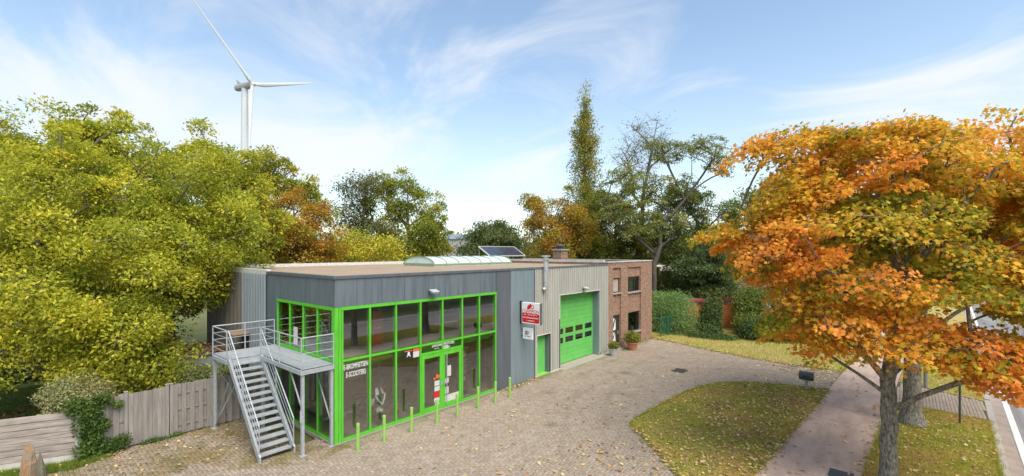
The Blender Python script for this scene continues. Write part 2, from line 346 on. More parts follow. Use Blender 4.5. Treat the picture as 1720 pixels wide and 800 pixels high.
# ---- pavers: herringbone laid square to the shop front
rng = np.random.default_rng(5)
U_ = 0.108
ix, iy = np.meshgrid(np.arange(int(-17 / U_), int(25.2 / U_)), np.arange(int(-12.2 / U_), int(7 / U_))); ix = ix.ravel(); iy = iy.ravel()
k4 = (ix + iy) % 4
hz = k4 == 0; vt = k4 == 2
X0 = np.concatenate([ix[hz], ix[vt]]) * U_; Y0 = np.concatenate([iy[hz], iy[vt]]) * U_
WX = np.concatenate([np.full(hz.sum(), 2 * U_), np.full(vt.sum(), U_)]); WY = np.concatenate([np.full(hz.sum(), U_), np.full(vt.sum(), 2 * U_)])
cx, cyy = X0 + WX / 2, Y0 + WY / 2
ISL_IN = [(p[0] * 1.0, p[1]) for p in ISLAND]
keep = inpoly(cx, cyy, YARD) & ~inpoly(cx, cyy, ISL_IN) & (cyy < yp(cx) * 0 + 7) & (cyy > yp(cx) + 0.05) & ~((cx > -.06) & (cyy > -.06))
uu, vv, dd = pix(np.stack([cx, cyy, cx * 0], -1)); keep &= (dd > 4) & (uu > -260) & (uu < 1950) & (vv < 1010)
keep &= ~((cx > 16.55) & (cx < 17.4) & (cyy > -5.45) & (cyy < -4.75)) & ~((cx > 12.8) & (cx < 17.4) & (cyy > -.42))
cx, cyy, WX, WY = cx[keep], cyy[keep], WX[keep], WY[keep]; uu, vv, dd = uu[keep], vv[keep], dd[keep]
PV = np.array([(0.293, 0.234, 0.178), (0.311, 0.252, 0.194), (0.272, 0.22, 0.166), (0.303, 0.239, 0.179), (0.283, 0.233, 0.184), (0.325, 0.268, 0.204), (0.261, 0.21, 0.158), (0.296, 0.242, 0.179)])
attr_mat('paver', 0.88, 0.25, noise=0.12, nscale=9, bump=0.3, stain=[(0.33, 0.52, 0.72, 0.22, (0.19, 0.155, 0.115)), (1.4, 0.58, 0.74, 0.35, (0.22, 0.19, 0.145)), (0.8, 0.56, 0.75, 0.35, (0.47, 0.42, 0.36))])
attr_mat('paver_mossy', 0.92, 0.2, noise=0.3, nscale=10, bump=0.4, stain=[(0.7, 0.42, 0.60, 0.75, (0.17, 0.13, 0.04)), (2.2, 0.48, 0.62, 0.6, (0.10, 0.085, 0.035)), (4.5, 0.6, 0.7, 0.6, (0.32, 0.27, 0.17))])
def paver_mesh(name, cx, cy, wx, wy, dz, col, m, joint=0.011, h=0.03, ch=0.007):
    n = len(cx); hx = wx / 2 - joint / 2; hy = wy / 2 - joint / 2
    sg = np.array([(-1, -1), (1, -1), (1, 1), (-1, 1)])
    V = np.zeros((n, 12, 3))
    til = rng.normal(0, 0.012, (n, 2))
    for q in range(4):
        for r_, (ins, zz_) in enumerate(((ch, 0.0), (0.0, -ch), (0.0, -h))):
            px_ = sg[q, 0] * (hx - ins); py_ = sg[q, 1] * (hy - ins); V[:, r_ * 4 + q, 0] = cx + px_; V[:, r_ * 4 + q, 1] = cy + py_
            V[:, r_ * 4 + q, 2] = dz + zz_ + (til[:, 0] * px_ + til[:, 1] * py_ if r_ < 2 else 0)
    F = [(0, 1, 2, 3)] + [(4 * r_ + (q), 4 * (r_ + 1) + q, 4 * (r_ + 1) + (q + 1) % 4, 4 * r_ + (q + 1) % 4) for r_ in range(2) for q in range(4)]
    F = [F[0]] + [f for f in F[1:]]
    F = np.array(F); idx = (np.arange(n)[:, None, None] * 12 + F[None]).reshape(-1)
    me = bpy.data.meshes.new(name); me.vertices.add(n * 12); me.vertices.foreach_set('co', V.astype(np.float32).ravel())
    me.loops.add(len(idx)); me.loops.foreach_set('vertex_index', idx.astype(np.int32)); nf = n * len(F)
    me.polygons.add(nf); me.polygons.foreach_set('loop_start', np.arange(0, nf * 4, 4, dtype=np.int32)); me.polygons.foreach_set('loop_total', np.full(nf, 4, dtype=np.int32))
    me.update(calc_edges=True)
    a = me.attributes.new('col', 'FLOAT_COLOR', 'POINT'); cc = np.ones((n, 12, 4), np.float32); cc[:, :, :3] = col[:, None, :]; a.data.foreach_set('color', cc.ravel())
    me.materials.append(MATS[m]); return me
inview = (uu > 0) & (uu < 1720) & (vv < 800)
# not hidden by the steps or the corner of the shop: the open yard in front only
near = np.argsort(np.where(inview & (uu > 560), dd, 1e9))[:300]
single = np.zeros(len(cx), bool); single[near] = True
mossy = (cyy > -0.2 + 0.9 * np.sin(cx * 1.3) * 0.5 - 0.35 * (cx + 1)) & (cx < 0.3)
pcol = PV[rng.integers(0, len(PV), len(cx))] * rng.uniform(0.93, 1.07, (len(cx), 1)); dz = rng.normal(0, 0.0016, len(cx))
# wear on the blocks: wheel tracks swept between road and garage, oil drips; blocks also darker and greener towards the walls
def near_line(pts, off=0.0):
    P = np.array(pts, float); best = np.full(len(cx), 99.0)
    for a_, b_ in zip(P[:-1], P[1:]):
        d_ = b_ - a_; L_ = np.hypot(*d_); nx, ny = -d_[1] / L_, d_[0] / L_; ax_, ay_ = a_[0] + nx * off, a_[1] + ny * off
        t_ = np.clip(((cx - ax_) * d_[0] + (cyy - ay_) * d_[1]) / L_ ** 2, 0, 1); best = np.minimum(best, np.hypot(cx - ax_ - t_ * d_[0], cyy - ay_ - t_ * d_[1]))
    return best
wear_tone = np.ones(len(cx))
for ln in ([(22.3, -12), (21.4, -9.5), (20, -7), (18, -4.6), (16.2, -2.6), (15.4, -.4)], [(22.2, -11), (22.3, -8), (22.6, -5.5), (22.4, -3.6), (21, -2.4), (18.5, -1.9), (14, -2.2), (9, -2.6)], [(2, -10.5), (5, -6.5), (9, -4.2), (13, -2.6), (14.6, -.5)]):
    for of_ in (-.75, .75): wear_tone *= 1 - .16 * np.exp(-(near_line(ln, of_) / .16) ** 2) * (.6 + .4 * np.sin(cx * 1.7 + cyy))
for (sx_, sy_, sr_, sa_) in ((14.6, -3.1, .35, .4), (6.2, -4.4, .25, .35), (3.4, -6.8, .4, .22), (11.2, -4.6, .5, .18), (19.2, -3.2, .3, .3), (9.2, -2.1, .22, .35)): wear_tone *= 1 - sa_ * np.exp(-((cx - sx_) ** 2 + (cyy - sy_) ** 2) / sr_ ** 2)
wall_ = np.clip(1 - (-cyy - .05) / (.55 + .25 * np.sin(cx * 2.3)), 0, 1) * (cx > -.1); wear_tone *= 1 - .33 * wall_
pcol = pcol * wear_tone[:, None]; pcol[:, 0] *= 1 - .10 * wall_; pcol[:, 2] *= 1 - .25 * wall_
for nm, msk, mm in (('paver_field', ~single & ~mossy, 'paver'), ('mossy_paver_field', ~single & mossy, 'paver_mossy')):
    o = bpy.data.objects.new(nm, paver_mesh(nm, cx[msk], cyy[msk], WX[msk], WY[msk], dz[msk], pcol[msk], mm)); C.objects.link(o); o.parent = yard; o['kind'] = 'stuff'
proto = {}
for i in near:
    key = (WX[i] > WY[i], int(rng.integers(0, 8)))
    if key not in proto:
        one = np.array([0.0]); proto[key] = paver_mesh('paver', one, one, one + WX[i], one + WY[i], one, PV[key[1]][None] * rng.uniform(.9, 1.08), 'paver')
    o = bpy.data.objects.new('paver', proto[key]); C.objects.link(o); o.location = (cx[i], cyy[i], dz[i]); o.parent = yard
# the crossing over the verge: straight rows
ax, ay = np.meshgrid(np.arange(17.2, 22.2, .215), np.arange(-17.2, -13.6, .108)); off = (np.arange(ax.shape[0]) % 2 * .1075)[:, None]; ax = (ax + off).ravel(); ay = ay.ravel()
kp = inpoly(ax, ay, [(17.95, yp(17.95) - 2.35), (17.52, yk(17.52) + .06), (20.52, yk(20.52) + .06), (21.9, yp(22) - 2.35)]); ax, ay = ax[kp], ay[kp]
o = bpy.data.objects.new('paver_field', paver_mesh('crossing_pavers', ax, ay, ax * 0 + .215, ay * 0 + .108, ax * 0, PV[rng.integers(0, len(PV), len(ax))] * 1.1, 'paver', .006)); C.objects.link(o); o.parent = crossing; o['kind'] = 'stuff'

# ---- grass blades and fallen leaves
attr_mat('grass_blades', 0.8, 0.2, transl=0.42); attr_mat('litter', 0.8, 0.2, noise=0.15, nscale=30, transl=0.1)
GR = [(.26, .33, .03), (.40, .40, .05), (.52, .41, .09), (.46, .29, .12)]
def in_area(poly, n, rg):
    P = np.array(poly); lo, hi = P.min(0), P.max(0); q = rg.uniform(lo, hi, (int(n * 2.2), 2)); q = q[inpoly(q[:, 0], q[:, 1], poly)][:n]; return q
def grass(name, poly, n, z, hgt, label, seed, gr=GR, edge=0):
    rg = np.random.default_rng(seed); q = in_area(poly, n, rg)
    if edge:   # ragged tufts hanging over the border
        P = np.array(poly + poly[:1], float); ln = np.linalg.norm(P[1:] - P[:-1], axis=1); sg_ = rg.choice(len(ln), edge, p=ln / ln.sum()); t_ = rg.uniform(0, 1, (edge, 1)); e_ = P[sg_] * (1 - t_) + P[sg_ + 1] * t_
        wv = .5 + .5 * np.sin(e_[:, :1] * 5.3 + 2 * np.sin(e_[:, 1:] * 3.1)); q = np.concatenate([q, e_ + rg.normal(0, 1, (edge, 2)) * (.02 + .07 * wv)])
    n = len(q)
    pos = np.concatenate([q, np.full((n, 1), z)], 1); xd = np.stack([rg.normal(0, .55, n), rg.normal(0, .55, n), np.ones(n)], 1)
    patch = 0.5 + 0.5 * np.sin(q[:, 0] * 1.1 + 2 * np.sin(q[:, 1] * .9)) * np.sin(q[:, 1] * 1.3 + q[:, 0] * .4)
    col = palette(rg.uniform(0, .45, n) + .65 * patch * patch + .15 * np.sin(q[:, 0] * 3.1) * np.sin(q[:, 1] * 2.7) - .05, gr) * rg.uniform(.75, 1.25, (n, 1))
    o = bpy.data.objects.new(name, scatter_mesh(name, pos, xd, rg.normal(0, 1, (n, 3)), hgt * rg.uniform(.5, 1.3, n), col, 'blade', 'grass_blades')); C.objects.link(o)
    return tag(o, label, 'grass', kind='stuff')
grass('grass', ISLAND, 90000, 0.01, 0.075, 'short mown autumn grass on the island between yard and path', 1, edge=16000)
STRIP = XR + [(26, yp(26)), (40, yp(40)), (40, 1.4), (25, 1.4)]
grass('grass', STRIP, 90000, 0.006, 0.09, 'green grass strip at the back of the yard below the shrubs', 2, [(0.20, 0.30, 0.035), (0.28, 0.35, 0.05), (0.38, 0.38, 0.07), (0.42, 0.34, 0.10)], edge=10000)
grass('grass', [(2, yp(2) - 2.32), (2, yk(2)), (17.45, yk(17.45)), (17.85, yp(17.9) - 2.3)], 80000, 0.01, 0.08, 'patchy grass on the verge around the maple trunks', 3, edge=12000)
grass('grass', [(22.0, yp(22) - 2.32), (20.7, yk(20.7)), (45, yk(45)), (45, yp(45) - 2.32)], 40000, 0.01, 0.09, 'grass on the verge beyond the driveway crossing', 4)
grass('grass', [(-9, 6.4), (-5.5, 5.4), (-3.5, 5.4), (-1, 9), (-6, 18), (-13, 18)], 60000, -0.16, 0.10, 'green lawn behind the plank fence under the walnut trees', 6, [(0.09, 0.16, 0.02), (0.13, 0.21, 0.03), (0.17, 0.22, 0.035)])
LT = [(0.60, 0.46, 0.16), (0.62, 0.42, 0.20), (0.52, 0.30, 0.10), (0.36, 0.20, 0.09), (0.26, 0.16, 0.09), (0.56, 0.48, 0.26), (0.40, 0.28, 0.13)]
def litter(name, pts, label, seed, size=(0.06, 0.12), z=0.02, cols=LT):
    rg = np.random.default_rng(seed); n = len(pts)
    pos = np.concatenate([pts, z + rg.uniform(0, .03, (n, 1))], 1); xd = np.concatenate([rg.normal(0, 1, (n, 2)), rg.normal(0, .25, (n, 1))], 1)
    nr = np.stack([rg.normal(0, .35, n), rg.normal(0, .35, n), np.ones(n)], 1); col = np.array(cols)[rg.integers(0, len(cols), n)] * rg.uniform(.7, 1.15, (n, 1))
    o = bpy.data.objects.new(name, scatter_mesh(name, pos, xd, nr, rg.uniform(*size, n), col, 'maple', 'litter')); C.objects.link(o); return tag(o, label, 'leaves', kind='stuff')
rl = np.random.default_rng(11)
def along(pts, n, sd):
    P = np.array(pts, float); seg = rl.integers(0, len(P) - 1, n); t = rl.uniform(0, 1, (n, 1)); q = P[seg] * (1 - t) + P[seg + 1] * t; return q + rl.normal(0, sd, (n, 2))
pi_ = in_area(ISLAND, 1500, rl); wgt = rl.uniform(0, 1, len(pi_)) < 0.35 + 0.65 * np.clip((-pi_[:, 1] - 6.5) / 4.5, 0, 1)
litter('fallen_leaves', np.concatenate([pi_[wgt]] + [ along(ISLAND[10:15], 330, .12), along(ISLAND[15:], 160, .10), rl.normal((12.3, -8.4), (.45, .32), (170, 2)), rl.normal((10.8, -8.9), (.3, .25), (70, 2)), in_area(ISLAND, 500, rl)] + [rl.normal(c_, s_, (n_, 2)) for c_, s_, n_ in (((14.5, -10.6), (1.3, .45), 320), ((9.5, -10.3), (1.6, .5), 320), ((16.2, -9.6), (.6, .7), 150), ((7.2, -9.6), (.7, .8), 120))]), 'fallen maple leaves lying on the grass island', 21, z=0.05)
litter('fallen_leaves', np.concatenate([in_area(STRIP, 900, rl), along(XR, 420, .25)]), 'yellow leaves on the grass strip at the back of the yard', 22, z=0.05)
litter('fallen_leaves', np.concatenate([in_area([(3, yp(3) - 2.3), (3, yk(3)), (17.4, yk(17.4)), (17.8, yp(17.8) - 2.3)], 900, rl), in_area([(22, yp(22) - 2.3), (21, yk(21)), (40, yk(40)), (40, yp(40) - 2.3)], 260, rl)]), 'brown leaves scattered on the roadside verge', 23, z=0.05)
pa_ = in_area([(-4, yp(-4)), (22, yp(22)), (22, -6), (10, -2), (1, -1.5), (-4, -3)], 520, rl); pa_ = pa_[~inpoly(pa_[:, 0], pa_[:, 1], ISLAND)]
pb_ = in_area([(2, yp(2)), (7.5, yp(7.5)), (7, -7), (2, -5)], 260, rl)
litter('fallen_leaves', np.concatenate([pa_, pb_, along([(7.6, -.35), (10.8, -.25)], 130, .10), along([(18.2, -.3), (24.5, -.2)], 60, .12), in_area([(18.2, yp(18.2)), (22.4, yp(22.4)), (22.2, -8), (19.5, -10)], 160, rl),
       in_area([(4, yp(4) - .1), (4, yp(4) - 2.2), (22, yp(22) - 2.2), (22, yp(22) - .1)], 130, rl), along([(5, yp(5) - 2.15), (20, yp(20) - 2.15)], 120, .10)]), 'fallen leaves blown over the paved yard and path', 24, (0.07, 0.14), 0.008)
litter('fallen_leaves', np.concatenate([in_area([(-5, 4.8), (-1.2, 4.9), (-1.1, 1.2), (-3, 1.2), (-6.5, 3.6)], 260, rl), along([(-9, 6.0), (-6, 4.6), (-4.8, 4.7)], 140, .18)]), 'small brown and yellow leaves by the wooden fence and steps', 25, (0.05, 0.11), 0.012)
# ------------------------------------------------------------------ the shop
shop = thing('showroom_building', (9, 6, 0), 'flat roofed showroom and workshop with green window frames and grey metal cladding', 'building')
HT, HG, ZT = 5.64, 4.58, 2.77
MX = [0.24, 1.30, 2.39, 3.52, 4.64, 5.73, 6.76, 7.82]
PY = [0.11, 1.21, 2.31, 3.44, 4.56]
# shell
B('roof', 'roof_felt', shop, (0.05, 18.27, 0.05, 12.5, 5.44, 5.57))
B('roof_edge', 'fascia', shop, (-0.06, 10.72, -0.06, 0.14, 5.54, HT), (-0.06, 0.14, 0.142, 5.60, 5.54, HT + .002))
B('roof_edge', 'fascia', shop, (10.722, 18.27, -0.05, 0.14, 5.52, HT - .01))
B('roof_edge', 'trim_white', shop, (0.145, 18.25, 12.32, 12.56, 5.50, 5.74), (-0.05, 0.143, 5.602, 12.56, 5.50, 5.70))
B('back_wall', 'dirty_sheet', shop, (0.0, 18.27, 12.3, 12.46, -0.1, 5.5))
B('inner_wall', 'interior_wall', shop, (0.2, 10.8, 6.5, 6.7, 0, 5.44))
B('inner_wall', 'interior_wall', shop, (10.8, 11.0, 0.5, 6.7, 0, 5.44))
B('floor_slab', 'interior_floor', shop, (0.12, 10.8, 0.12, 6.5, -0.1, 0.03))
mat('upper_interior', (0.62, 0.57, 0.50), 0.8, col2=(0.54, 0.49, 0.43), nscale=1)
B('upper_floor', 'upper_interior', shop, (0.34, 10.8, 0.34, 6.5, 2.50, 2.72))
B('floor_edge', 'green_paint', shop, (0.30, 7.8, 0.30, 0.338, 2.42, 2.75), (0.30, 0.338, 0.34, 4.55, 2.42, 2.75))
for x in (0.9, 4.3, 7.7):
    B('inner_column', 'interior_wall', shop, (x - .09, x + .09, 3.9, 4.08, 0.03, 5.44))
# glazing front
pg = {}
def pane(name, b, m='shop_glass', **k): return B(name, m, shop, b, **k)
B('sill', 'concrete', shop, (-0.03, 7.86, -0.05, 0.10, -0.1, 0.035), (-0.055, 0.10, 0.102, 4.62, -0.1, 0.037))
B('corner_post', 'green_paint', shop, (-0.03, 0.105, -0.03, 0.105, 0.035, HG), (0.107, 0.125, -0.012, 0.10, 0.035, HG - .002), (0.127, 0.205, -0.035, 0.10, 0.035, HG))
for i, x in enumerate(MX):
    wd = 0.032
    if i == 0: x += 0.01
    B('mullion', 'green_paint', shop, (x - wd, x + wd, -0.035, 0.15, 0.036, HG - .003))
B('rail', 'green_paint', shop, (0.206, 7.85, -0.045, 0.12, HG - .10, HG + .004))
for i in range(7):
    a, b = MX[i] + (.043 if i == 0 else .033), MX[i + 1] - .033
    if i == 3: b = MX[5] - .033
    if i == 4: continue
    B('transom', 'green_paint', shop, (a, b, -0.03, 0.14, ZT - .04, ZT + .03))
    if i == 3: B('transom', 'green_paint', shop, (a, b, -0.036, 0.14, 2.36, 2.44))
    else: B('rail', 'green_paint', shop, (a, b, -0.03, 0.12, 0.038, 0.13))
B('mullion', 'green_paint', shop, (4.64 - .02, 4.64 + .02, -0.022, 0.12, 2.442, 2.728))
bays = []
for i in range(7):
    a, b = MX[i] + .034, MX[i + 1] - .034
    bays.append((pane('window_pane', (a, b, 0.0, 0.018, ZT + .032, HG - .102)),
                 pane('window_pane', (a, b, 0.0, 0.018, 0.132 if i not in (3, 4) else 2.444, ZT - .042))))
# double door in bays 4 and 5
for k, (a, b) in enumerate(((3.57, 4.62), (4.64, 5.68))):
    d = B('entrance_door', 'green_paint', shop, (a, a + .13, -0.03, 0.05, 0.02, 2.35), (b - .13, b, -0.03, 0.05, 0.02, 2.35), (a + .13, b - .13, -0.028, 0.048, 2.20, 2.35), (a + .13, b - .13, -0.028, 0.048, 0.02, 0.24))
    B('door_pane', 'shop_glass', d, (a + .131, b - .131, 0.0, 0.016, 0.241, 2.199))
    if k:
        MB().tube((a + .16, -.10, 0.2), (a + .16, -.10, 2.25), .018, n=8).build('pull_bar', 'galv', d)
        for q in ((a + .26, a + .46, -.012, -.006, 1.28, 1.72), (a + .14, b - .14, -.012, -.006, 0.245, 0.52), (a + .14, a + .33, -.012, -.006, .58, .86), (a + .14, a + .33, -.012, -.006, 1.02, 1.22)): B('notice', 'paper', d, q)
        B('sticker', 'black_plastic', d, (a + .14, a + .33, -.013, -.007, .88, .99))
    else:
        for q in ((b - .40, b - .14, -.012, -.006, 1.02, 1.22), (b - .40, b - .14, -.012, -.006, .80, .99), (b - .42, b - .14, -.012, -.006, .38, .53), (b - .38, b - .15, -.012, -.006, .245, .355)): B('notice', 'paper', d, q)
        B('sticker', 'red_print', d, (b - .43, b - .14, -.012, -.006, .56, .77))
        mb = MB(); mb.box(b - .30, b - .14, -.012, -.006, 1.32, 1.44); mb.box(b - .46, b - .34, -.012, -.006, 1.28, 1.37); mb.box(b - .33, b - .25, -.0125, -.0065, 1.36, 1.50); mb.build('sticker', 'orange_print', d)
    B('door_handle', 'galv', d, ((b - .10, b - .05, -.075, -.03, 1.0, 1.16) if not k else (a + .05, a + .10, -.075, -.03, 1.0, 1.16)))
# glazing left
for i, y in enumerate(PY):
    if i == 0: y = 0.137
    B('mullion', 'green_paint', shop, (-0.035, 0.15, y - .03, y + .03, 0.038, HG - .003))
B('rail', 'green_paint', shop, (-0.045, 0.12, 0.107, 4.60, HG - .10, HG + .002))
for i in range(4):
    a, b = PY[i] + (.06 if i == 0 else .031), PY[i + 1] - .031
    B('transom', 'green_paint', shop, (-0.03, 0.14, a, b, ZT - .04, ZT + .07)); B('rail', 'green_paint', shop, (-0.03, 0.12, a, b, 0.04, 0.13))
    q = pane('window_pane', (0.0, 0.018, a, b, ZT + .072, HG - .102)); q2 = pane('window_pane', (0.0, 0.018, a, b, 0.132, ZT - .042))
    if i == 2: B('notice', 'paper', q, (-0.012, -0.004, 2.80, 3.12, 2.95, 3.62))
# cladding panels
fx = [0.0, 0.79, 1.78, 2.77, 3.78, 4.78, 5.80, 6.81, 7.82]
B('backing', 'shadow_gap', shop, (0.04, 10.72, 0.03, 0.10, HG + .006, 5.54), (7.86, 10.72, 0.032, 0.102, -.1, HG + .005), (0.03, 0.10, 0.104, 5.60, HG + .006, 5.54), (0.032, 0.102, 4.62, 5.60, -.1, HG + .005))
for a, b in zip(fx[:-1], fx[1:]): B('cladding_panel', 'slate_panel', shop, (a + .006 - (0.02 if a == 0 else 0), b - .006, -.02, .028, HG + .008, 5.538))
B('cladding_panel', 'slate_panel_dark', shop, (7.868, 8.852, -.02, .028, -.06, 5.538))
for a, b in ((8.864, 9.844), (9.856, 10.66)): B('cladding_panel', 'blue_grey_panel', shop, (a, b, -.034, .028, -.06, 5.538))
B('trim_strip', 'fascia', shop, (10.664, 10.72, -.05, .028, -.06, 5.52))
ly = [0.03, 0.86, 1.82, 2.72, 3.64, 4.54]
for a, b in zip(ly[:-1], ly[1:]): B('cladding_panel', 'slate_panel', shop, (-.02, .028, a + .006, b - .006, HG + .008, 5.538))
B('cladding_panel', 'slate_panel', shop, (-.021, .028, 4.612, 5.594, -.06, 5.538), )
# corrugated sheets
def corr(axis, a, b, z0, z1, off, per=0.207, dep=0.06):
    pts = []; x = a; k = 0
    prof = [(0, 0), (0.52, 0), (0.60, 1), (0.92, 1), (1.0, 0)]
    n = max(1, int(round((b - a) / per))); p = (b - a) / n
    for i in range(n):
        for t, h in prof[:-1]: pts.append((a + (i + t) * p, h * dep))
    pts.append((b, 0)); mb = MB(); vs_ = []
    for s, h in pts:
        for z in (z0, z1): vs_.append((s, off + h, z) if axis == 'x' else (off + h, s, z))
    m = len(pts); mb.add(vs_, [(2 * i, 2 * i + 2, 2 * i + 3, 2 * i + 1) for i in range(m - 1)])
    return mb
for (a, b, z0) in ((10.725, 10.90, .02), (10.90, 12.05, 2.14), (12.05, 12.95, .02), (12.95, 17.25, 4.09), (17.25, 18.27, .02)):
    corr('x', a, b, z0, 5.52, -.06).build('siding_sheet', 'cream_sheet', shop)
B('backing', 'shadow_gap', shop, (10.73, 10.90, .012, .10, 0, 5.5), (10.90, 12.05, .013, .10, 2.2, 5.5), (12.05, 12.95, .012, .10, 0, 5.5), (12.95, 17.25, .013, .10, 4.15, 5.5), (17.25, 18.27, .012, .10, 0, 5.5))
for a, b in ((12.05, 12.95), (17.25, 18.26), (10.73, 10.9)): B('base_trim', 'trim_white', shop, (a, b, -.075, .01, -.02, .045))
B('door_trim', 'trim_white', shop, (10.86, 12.10, -.055, .012, 2.085, 2.138), (10.855, 10.905, -.05, .012, 0.046, 2.084))
B('door_trim', 'trim_white', shop, (12.88, 17.32, -.055, .012, 4.035, 4.088), (17.252, 17.31, -.052, .012, .046, 4.034), (12.905, 12.955, -.052, .012, 2.75, 4.034))
B('door_trim', 'fascia', shop, (12.90, 12.955, -.056, .012, .046, 2.748))
B('door_reveal', 'slate_panel', shop, (11.98, 12.05, .013, .34, 0, 2.08), (10.90, 10.93, .013, .34, 0, 2.08), (10.93, 11.98, .013, .34, 2.07, 2.14))
B('door_reveal', 'blue_grey_panel', shop, (17.20, 17.25, .013, .55, 0, 4.08), (12.95, 13.0, .013, .55, 0, 4.08), (13.0, 17.2, .013, .55, 4.03, 4.09))
sdr = B('side_door', 'green_door', shop, (10.931, 11.979, .26, .31, .02, 2.069))
B('door_threshold', 'green_bollard', shop, (10.93, 11.98, -.06, .26, -.05, .018))
B('door_handle', 'galv', sdr, (11.02, 11.06, .22, .26, .12, .32))
# sectional garage door
gd = B('garage_door', 'shadow_gap', shop, (13.0, 17.2, .50, .53, .05, 4.03))
wx = [13.05 + i * 1.04 for i in range(5)]
z = .06; k = 0; rows = []
hs = [.26] * 4 + [.52] + [.52] + [.26] * 8
for h in hs:
    z1 = min(z + h, 4.028)
    if h > .4:
        bx = [(13.001, 17.199, .455, .499, z + .004, z + .10), (13.001, 17.199, .455, .499, z1 - .09, z1 - .004)]
        ed = [13.001] + sum([[w_ + .10, w_ + .92] for w_ in wx[:4]], []) + [17.199]
        for q in range(0, len(ed), 2): bx.append((ed[q], ed[q + 1], .456, .498, z + .101, z1 - .091))
        s = B('door_section', 'green_door', gd, *bx)
        for w_ in wx[:4]: B('door_pane', 'house_glass', s, (w_ + .105, w_ + .915, .475, .485, z + .105, z1 - .095))
    else: B('door_section', 'green_door', gd, (13.001, 17.199, .455, .499, z + .004, z1 - .004))
    z = z1
    if z > 4.0: break
B('door_apron', 'concrete', shop, (12.80, 17.42, -.42, .50, -.1, .03))
B('base_block', 'concrete', shop, (17.17, 17.34, -.06, .1, .031, .18))
# left wall beyond the slate cladding
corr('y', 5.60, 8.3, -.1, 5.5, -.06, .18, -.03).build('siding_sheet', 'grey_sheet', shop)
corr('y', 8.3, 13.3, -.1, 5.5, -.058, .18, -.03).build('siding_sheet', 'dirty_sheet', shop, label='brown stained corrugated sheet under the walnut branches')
B('backing', 'shadow_gap', shop, (-.05, .1, 5.61, 13.3, -.1, 5.49))
B('side_opening', 'dark_metal', shop, (-.12, -.095, 7.35, 8.15, 0, 2.75)); mat('plank', (0.30, 0.20, 0.12), 0.8, col2=(0.2, 0.13, 0.08), nscale=12)
MB().bar((-.1, 7.25, 2.86), (-.75, 7.25, 2.80), .06, .05).bar((-.1, 8.25, 2.86), (-.75, 8.25, 2.80), .06, .05).box(-.80, -.10, 7.15, 8.35, 2.885, 2.915).build('canopy_board', 'plank', shop)
# skylight
SX0, SX1, SY0, SY1, SZ, SH = 9.2, 15.9, 6.1, 9.0, 5.70, 0.42
sk = B('skylight', 'trim_white', shop, (SX0, SX1, SY0, SY1, 5.571, 5.66))
def arc(t, r=0.0): a = math.pi * t; return ((SY0 + SY1) / 2 - math.cos(a) * ((SY1 - SY0) / 2 + r), SZ + math.sin(a) * (SH + r))
B('skylight_rail', 'skylight_green', sk, (SX0 - .04, SX1 + .04, SY0 - .05, SY0, 5.66, 5.74), (SX0 - .04, SX1 + .04, SY1, SY1 + .05, 5.66, 5.74), (SX0 - .05, SX0, SY0, SY1, 5.661, 5.741), (SX1, SX1 + .05, SY0, SY1, 5.661, 5.741))
for i in range(7):
    a, b = SX0 + i * (SX1 - SX0) / 7 + .035, SX0 + (i + 1) * (SX1 - SX0) / 7 - .035; n = 12; mb = MB()
    vs_ = [(x_, *arc(t / n)) for t in range(n + 1) for x_ in (a, b)]; mb.add(vs_, [(2 * t, 2 * t + 1, 2 * t + 3, 2 * t + 2) for t in range(n)])
    mb.build('skylight_pane', 'opal', sk, smooth=True)
for i in range(8):
    x_ = SX0 + i * (SX1 - SX0) / 7; mb = MB(); P = [(x_, *arc(t / 12, .012)) for t in range(13)]
    for t in range(12): mb.bar(P[t], P[t + 1], .05, .03, up=(1, 0, 0))
    mb.build('skylight_rib', 'skylight_green', sk)
for x_ in (SX0 + .01, SX1 - .01):
    MB().add([(x_, *arc(t / 12, -.01)) for t in range(13)], [tuple(range(13))]).build('skylight_pane', 'opal', sk)
# flue on the siding
MB().tube((11.42, -.22, 4.62), (11.42, -.22, 6.02), .13, n=14).tube((11.42, -.22, 4.50), (11.42, -.22, 4.62), .11, .13, n=14).tube((11.30, -.16, 4.46), (11.43, -.24, 4.56), .11, n=12).lathe([(.20, 6.02), (.20, 6.06), (.14, 6.08), (.14, 6.16), (.24, 6.18), (.24, 6.24)], (11.42, -.22, 0), 14).build('flue_pipe', 'galv_pipe', shop, smooth=False)
for z_ in (4.85, 5.45): MB().lathe([(.137, z_), (.137, z_ + .03)], (11.42, -.22, 0), 14).box(11.38, 11.46, -.15, -.03, z_, z_ + .03).build('pipe_clamp', 'galv', shop)

# lettering on the glass
def glyphs(parent, m, org, xd, length, h, n, seed, label=None):
    # a line of print too small to read: short uneven strokes
    rg = random.Random(seed); mb = MB(); xd = Vector(xd); p = length / n; o = Vector(org)
    for i in range(n):
        if rg.random() < .12: continue
        for k in range(2):
            a = o + xd * (i * p + p * (.12 + .40 * k)); mb.bar(a - Vector((0, 0, h * rg.uniform(.3, .5))), a + Vector((0, 0, h * rg.uniform(.3, .5))), p * .22, .004)
        if rg.random() < .7: q = o + xd * (i * p + p * .1); zz_ = rg.choice((-.4, 0, .4)) * h; mb.bar(q + Vector((0, 0, zz_)), q + xd * (p * .6) + Vector((0, 0, zz_)), .004, h * .22)
    return mb.build('lettering', m, parent, label=label)
FX, FZ = (1, 0, 0), (0, 0, 1)
slope = lambda s, size, x, z_, w_=None, sh=0.0, bold=0.0, th=.002: dict(s=s, size=size, org=(x, -.012, z_), xd=FX, yd=FZ, thick=th, bold=bold, shear=sh, width=w_)
lettering(bays[0][1], 'white_print', slope('E-BROMFIETSEN', .25, .765, 2.52, .92)); lettering(bays[0][1], 'white_print', slope('E-SCOOTERS', .25, .765, 2.25, .74))
